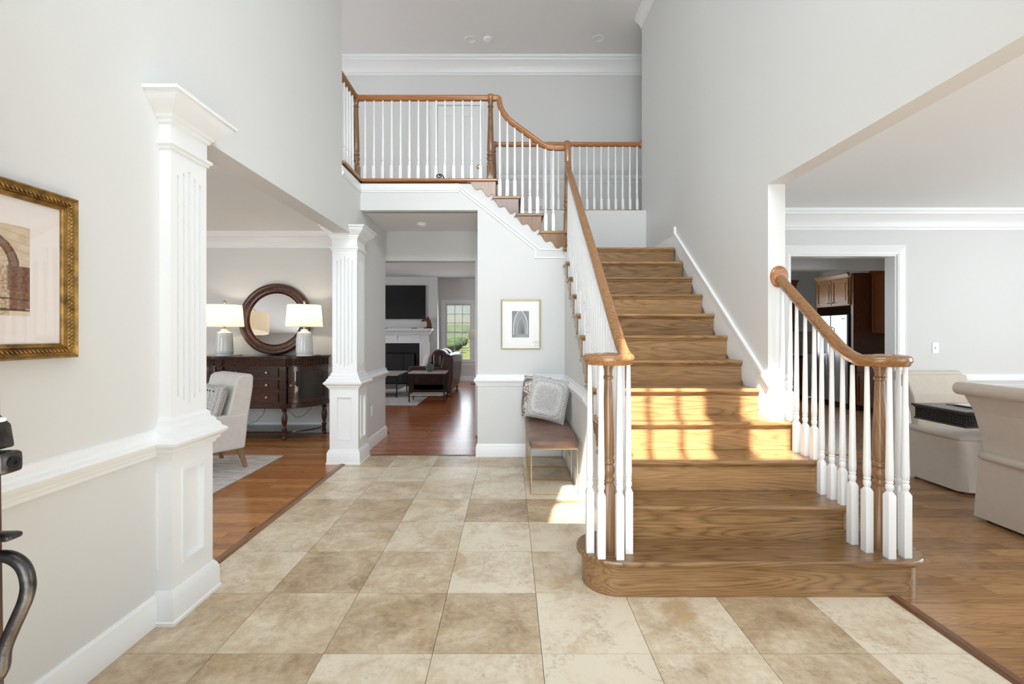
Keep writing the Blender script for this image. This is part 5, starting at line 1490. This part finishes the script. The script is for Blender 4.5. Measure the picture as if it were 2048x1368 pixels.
b = B()
ns, nr = 40, 12
for j in range(nr + 1):
    ph = PI * j / nr
    for i in range(ns):
        a = 2 * PI * i / ns
        rr = 0.085 * (math.sin(ph) ** 0.8 if ph > 0 else 0) * (0.88 + 0.12 * abs(math.cos(4 * a)))
        b.v.append((-1.60 + rr * math.cos(a), 9.28 + rr * math.sin(a), 0.60 + 0.075 - 0.075 * math.cos(ph) - 0.012 * math.exp(-(rr / 0.03) ** 2) * (1 if ph > PI/2 else 0)))
for j in range(nr):
    for i in range(ns):
        a = j * ns + i; c = j * ns + (i + 1) % ns
        b.f.append([a, c, c + ns, a + ns])
b.build('body', PUMPK, pk, smooth=60)
B().tube([(-1.60, 9.28, 0.735), (-1.60, 9.28, 0.76), (-1.592, 9.28, 0.785)], [0.014, 0.009, 0.008], 8).build('stem', HORSE, pk, smooth=50)
# television
tv = thing('television', 'large black flat television on the wall above the mantel', 'television', (-3.17, 12.9, 1.77))
B().box(-4.00, 12.89, 1.765, -2.345, 12.935, 2.697).build('bezel', IRON, tv, bevel=0.004)
B().box(-3.988, 12.886, 1.785, -2.357, 12.891, 2.685).build('screen', SCREEN, tv)
B().box(-3.6, 12.935, 1.95, -2.75, 12.95, 2.5).build('wall_mount', IRON, tv)
# fireplace
fp = thing('fireplace', 'white mantelpiece with panelled frieze round a black fireplace', 'fireplace', (-3.17, 12.75, 0))
mx0, mx1 = -4.22, -2.12
B().box(mx0, 12.62, 1.46, mx1, 12.95, 1.50).build('mantel_shelf', TRIM, fp, bevel=0.006)
B().mold([(0, 1.34), (0.01, 1.345), (0.012, 1.37), (0.03, 1.385), (0.05, 1.42), (0.075, 1.44), (0.08, 1.46), (0, 1.46)], [(mx0 + 0.09, 12.95), (mx0 + 0.09, 12.72), (mx1 - 0.09, 12.72), (mx1 - 0.09, 12.95)]).build('bed_moulding', TRIM, fp, smooth=30, fix=True)
us = [mx0 + 0.10, mx0 + 0.18, mx0 + 0.36, mx0 + 0.44, -3.24, -3.10, mx1 - 0.44, mx1 - 0.36, mx1 - 0.18, mx1 - 0.10]
B().grid((0, 12.76, 0), (1, 0, 0), (0, 0, 1), us, [1.10, 1.17, 1.30, 1.35], lambda i, j: -0.02 if (j == 1 and i in (1, 3, 5, 7)) else 0).build('frieze', TRIM, fp)
for xa, xb in ((mx0 + 0.10, mx0 + 0.36), (mx1 - 0.36, mx1 - 0.10)):
    B().grid((0, 12.75, 0), (1, 0, 0), (0, 0, 1), [xa, xa + 0.06, xb - 0.06, xb], [0, 0.14, 0.2, 1.06, 1.12], lambda i, j: -0.02 if (i == 1 and j == 2) else (0.02 if j == 0 else 0)).build('pilaster', TRIM, fp)
    B().box(xa, 12.76, 0, xb, 12.95, 1.12).build('pilaster_block', TRIM, fp)
B().prism([(mx0 + 0.36, 0), (mx0 + 0.36, 1.15), (mx1 - 0.36, 1.15), (mx1 - 0.36, 0), (mx1 - 0.62, 0), (mx1 - 0.62, 0.84), (mx0 + 0.62, 0.84), (mx0 + 0.62, 0)], 12.80, 12.95, 'y').build('surround', GRANITE, fp, fix=True)
B().box(mx0 + 0.62, 12.90, 0, mx1 - 0.62, 12.95, 0.86).build('firebox', IRON, fp)
sc_ = B().box(mx0 + 0.50, 12.70, 0.02, mx1 - 0.50, 12.715, 0.80)
o = sc_.build('fire_screen', plain('screen_mesh', (16, 16, 17), 0.6), fp)
for x in (mx0 + 0.50, -3.42, -2.92, mx1 - 0.50):
    B().box(x - 0.010, 12.692, 0.0, x + 0.010, 12.722, 0.82).build('screen_post', IRON, fp)
B().box(mx0 + 0.50, 12.692, 0.80, mx1 - 0.50, 12.722, 0.82).build('screen_rail', IRON, fp)
B().box(mx0, 12.35, 0.0, mx1, 12.95, 0.012).build('hearth', GRANITE, fp)
# horse head carving and remotes on the mantel
hh = thing('horse_head_carving', 'carved wooden horse head on a plinth at the right end of the mantel', 'sculpture', (-2.24, 12.78, 1.50))
B().box(-2.36, 12.72, 1.50, -2.13, 12.84, 1.53).build('plinth', HORSE, hh, bevel=0.005)
hp_ = [(-2.30, 1.53), (-2.15, 1.53), (-2.145, 1.60), (-2.165, 1.68), (-2.195, 1.75), (-2.235, 1.80), (-2.25, 1.845), (-2.268, 1.80), (-2.30, 1.785), (-2.35, 1.765), (-2.425, 1.735), (-2.44, 1.71), (-2.425, 1.69), (-2.385, 1.693), (-2.345, 1.70), (-2.305, 1.70), (-2.285, 1.66), (-2.285, 1.60)]
B().prism(hp_, 12.755, 12.815, 'y').build('head', HORSE, hh, bevel=0.018, seg=3, smooth=60, fix=True)
for i, (x, L) in enumerate(((-2.62, 0.16), (-3.45, 0.16))):
    o = B().pad(x - L/2, 12.70, 1.50, x + L/2, 12.745, 1.52, 0.006, n=4)
    rm = o.build('remote_control', IRON, smooth=40)
    tag(rm, ('black remote control on the mantel near the carved horse', 'black remote control on the mantel below the middle of the television')[i], 'remote')
# garden window
wd = struct(thing('window_2', 'white double hung window with small panes on the far wall', 'window', (-1.49, 13.45, 0.576)), 'white double hung window with small panes on the far wall', 'window')
xa, xb, za, zb = -1.865, -1.115, 0.576, 2.22
zm = 1.40
for nm, z0, z1, yy in (('upper_sash', zm - 0.02, zb, 13.48), ('lower_sash', za, zm + 0.02, 13.44)):
    s_ = B().prism([(xa, z0), (xb, z0), (xb, z1), (xa, z1)], yy, yy + 0.001, 'y')
    b = frame_rect(xa, xb, z0, z1, [(0, 0), (0, 0.035), (0.042, 0.035), (0.042, 0)], lambda x, z, o_, yy=yy: (x, yy + 0.035 - o_, z))
    s_ = b.build(nm, TRIM, wd, fix=True)
    cw = (xb - xa - 0.084) / 3; ch = (z1 - z0 - 0.084) / 3
    for i in (1, 2):
        x = xa + 0.042 + cw * i
        B().box(x - 0.009, yy + 0.006, z0 + 0.042, x + 0.009, yy + 0.03, z1 - 0.042).build('muntin', TRIM, s_)
        z = z0 + 0.042 + ch * i
        B().box(xa + 0.042, yy + 0.008, z - 0.009, xb - 0.042, yy + 0.028, z + 0.009).build('muntin', TRIM, s_)
    for i in range(3):
        for j in range(3):
            B().box(xa + 0.042 + cw * i + 0.009, yy + 0.016, z0 + 0.042 + ch * j + 0.009, xa + 0.042 + cw * (i + 1) - 0.009, yy + 0.019, z0 + 0.042 + ch * (j + 1) - 0.009).build('pane', PANE, s_)
o = casing('casing', xa, xb, za, zb, 13.4, None, 0.12)
for k_ in ('kind', 'label', 'category'):
    if k_ in o: del o[k_]
o.parent = wd; o.location = -wloc(wd)
B().box(xa - 0.14, 13.34, za - 0.035, xb + 0.14, 13.42, za).build('window_sill', TRIM, wd, bevel=0.006)
B().box(xa - 0.10, 13.385, za - 0.13, xb + 0.10, 13.40, za - 0.035).build('apron', TRIM, wd, bevel=0.004)
# floor lamp right of the window
fl_ = thing('floor_lamp', 'floor lamp with white drum shade right of the garden window', 'lamp', (-0.93, 12.6, 0))
B().lathe([(0, 0), (0.14, 0), (0.145, 0.012), (0.13, 0.022), (0.02, 0.03), (0.012, 0.06), (0.011, 1.15), (0, 1.15)], 24, (-0.93, 12.6, 0)).build('stand', DARKM, fl_, smooth=40)
B().lathe([(0.21, 1.20), (0.195, 1.47), (0.192, 1.47), (0.207, 1.20), (0.21, 1.20)], 40, (-0.93, 12.6, 0)).build('shade', SHADE, fl_, smooth=30)
B().tube([(-0.93, 12.6, 1.15), (-0.93, 12.6, 1.46)], 0.006, 6).build('stem', DARKM, fl_)
B().tube([(-1.122, 12.6, 1.465), (-0.738, 12.6, 1.465)], 0.003, 6).build('spider', DARKM, fl_)

# ================================================================== OUTSIDE THE GARDEN WINDOW
g = B()
nx, ny = 24, 30
for j in range(ny + 1):
    for i in range(nx + 1):
        y = 13.8 + 130 * (j / ny) ** 1.8; x = -70 + 140 * i / nx
        g.v.append((x, y, -0.35 - 0.018 * (y - 13.8) * (1 if y < 60 else 60 / y) + 0.4 * noise.noise(Vector((x * 0.06, y * 0.06, 0))) * min(1, (y - 13) / 25)))
for j in range(ny):
    for i in range(nx):
        a = j * (nx + 1) + i; g.f.append([a, a + 1, a + nx + 2, a + nx + 1])
struct(g.build('ground', GRASS, smooth=60), 'sunny green meadow outside the garden window', 'meadow')
h = B()
nx, ny = 60, 14
for j in range(ny + 1):
    for i in range(nx + 1):
        x = -190 + 380 * i / nx; y = 140 + 220 * j / ny
        t_ = j / ny
        z = -1.2 + 11 * math.sin(min(1, t_ * 1.3) * PI / 2) * (0.75 + 0.35 * noise.noise(Vector((x * 0.010 + 4, 0.3, 0)))) + 1.2 * noise.noise(Vector((x * 0.2, y * 0.2, 1))) * min(1, t_ * 4)
        h.v.append((x, y, z))
for j in range(ny):
    for i in range(nx):
        a = j * (nx + 1) + i; h.f.append([a, a + 1, a + nx + 2, a + nx + 1])
struct(h.build('ground', FOREST, smooth=60), 'wooded green hill on the horizon behind the meadow', 'hill')
crowns = []
for q in range(4):
    b = B(); rq = random.Random(q + 3)
    for k in range(7):
        c = (rq.uniform(-1.5, 1.5), rq.uniform(-1, 1), rq.uniform(1.4, 3.0)); r = rq.uniform(0.9, 1.5)
        pr = [(r * math.sin(PI * i / 7) * (1 + 0.12 * rq.random()), -r * math.cos(PI * i / 7)) for i in range(8)]
        pr[0] = (0.0, pr[0][1]); pr[-1] = (0.0, pr[-1][1])
        b.lathe(pr, 12, c)
    b.v = [tuple(Vector(v) + Vector((noise.noise(Vector(v) * 1.7), noise.noise(Vector(v) * 1.7 + Vector((9, 0, 0))), noise.noise(Vector(v) * 1.7 + Vector((0, 9, 0))))) * 0.45) for v in b.v]
    me = b.mesh('crown', 70); me.materials.append(TREEG); crowns.append(me)
tr_me = B().tube([(0, 0, -0.6), (0, 0, 1.0), (0.1, 0, 2.0)], [0.25, 0.18, 0.12], 8).mesh('trunk', 60); tr_me.materials.append(BARK)
for i in range(9):
    x = -17 + i * 1.9; y = 62 + (i * 7 % 5) * 8.5; s = R.uniform(0.42, 0.62)
    T = thing('tree', 'round leafy tree in the distant row beyond the meadow', 'tree', (x, y, -1.3), group='distant trees beyond the meadow')
    c = inst('crown', crowns[i % 4], (x, y, -1.3), T, R.uniform(0, 6), (s * 1.2, s * 1.2, s))
    inst('trunk', tr_me, (x, y, -1.3), T, 0, (s, s, s))

# ================================================================== window frames added round the room lights, outside the view
WF = [(0, 0), (0, 0.03), (-0.10, 0.02), (-0.10, 0.0)]
for n_, (ax, pos, c, w, z0, z1, sg, lab) in enumerate((
        ('y', -0.15, -4.4, 2.6, 0.6, 2.4, 1, 'wide white frame added round the unseen living room front fill light'),
        ('x', -7.0, 3.2, 2.6, 0.6, 2.4, 1, 'wide white frame added round the unseen living room side fill light'),
        ('y', -0.15, 4.5, 2.6, 0.6, 2.4, 1, 'wide white frame added round the unseen dining room front fill light'),
        ('x', 6.95, 2.8, 2.4, 0.6, 2.4, -1, 'wide white frame added round the unseen dining room side fill light'),
        ('x', -7.0, 9.4, 3.0, 0.65, 2.35, 1, 'wide white frame added round the unseen family room left fill light'),
        ('y', 10.1, 4.85, 1.2, 0.95, 2.15, -1, 'white frame added round the unseen kitchen back window'),
        ('x', -5.0, 5.6, 1.6, 3.6, 5.0, 1, 'white frame added round the unseen upper hall fill light'))):
    pl_f = (lambda a, z, o_, pos=pos, sg=sg: (a, pos + sg * o_, z)) if ax == 'y' else (lambda a, z, o_, pos=pos, sg=sg: (pos + sg * o_, a, z))
    struct(frame_rect(c - w/2, c + w/2, z0, z1, WF, pl_f).build('window_%d' % (n_ + 3), TRIM, fix=True), lab, 'window')
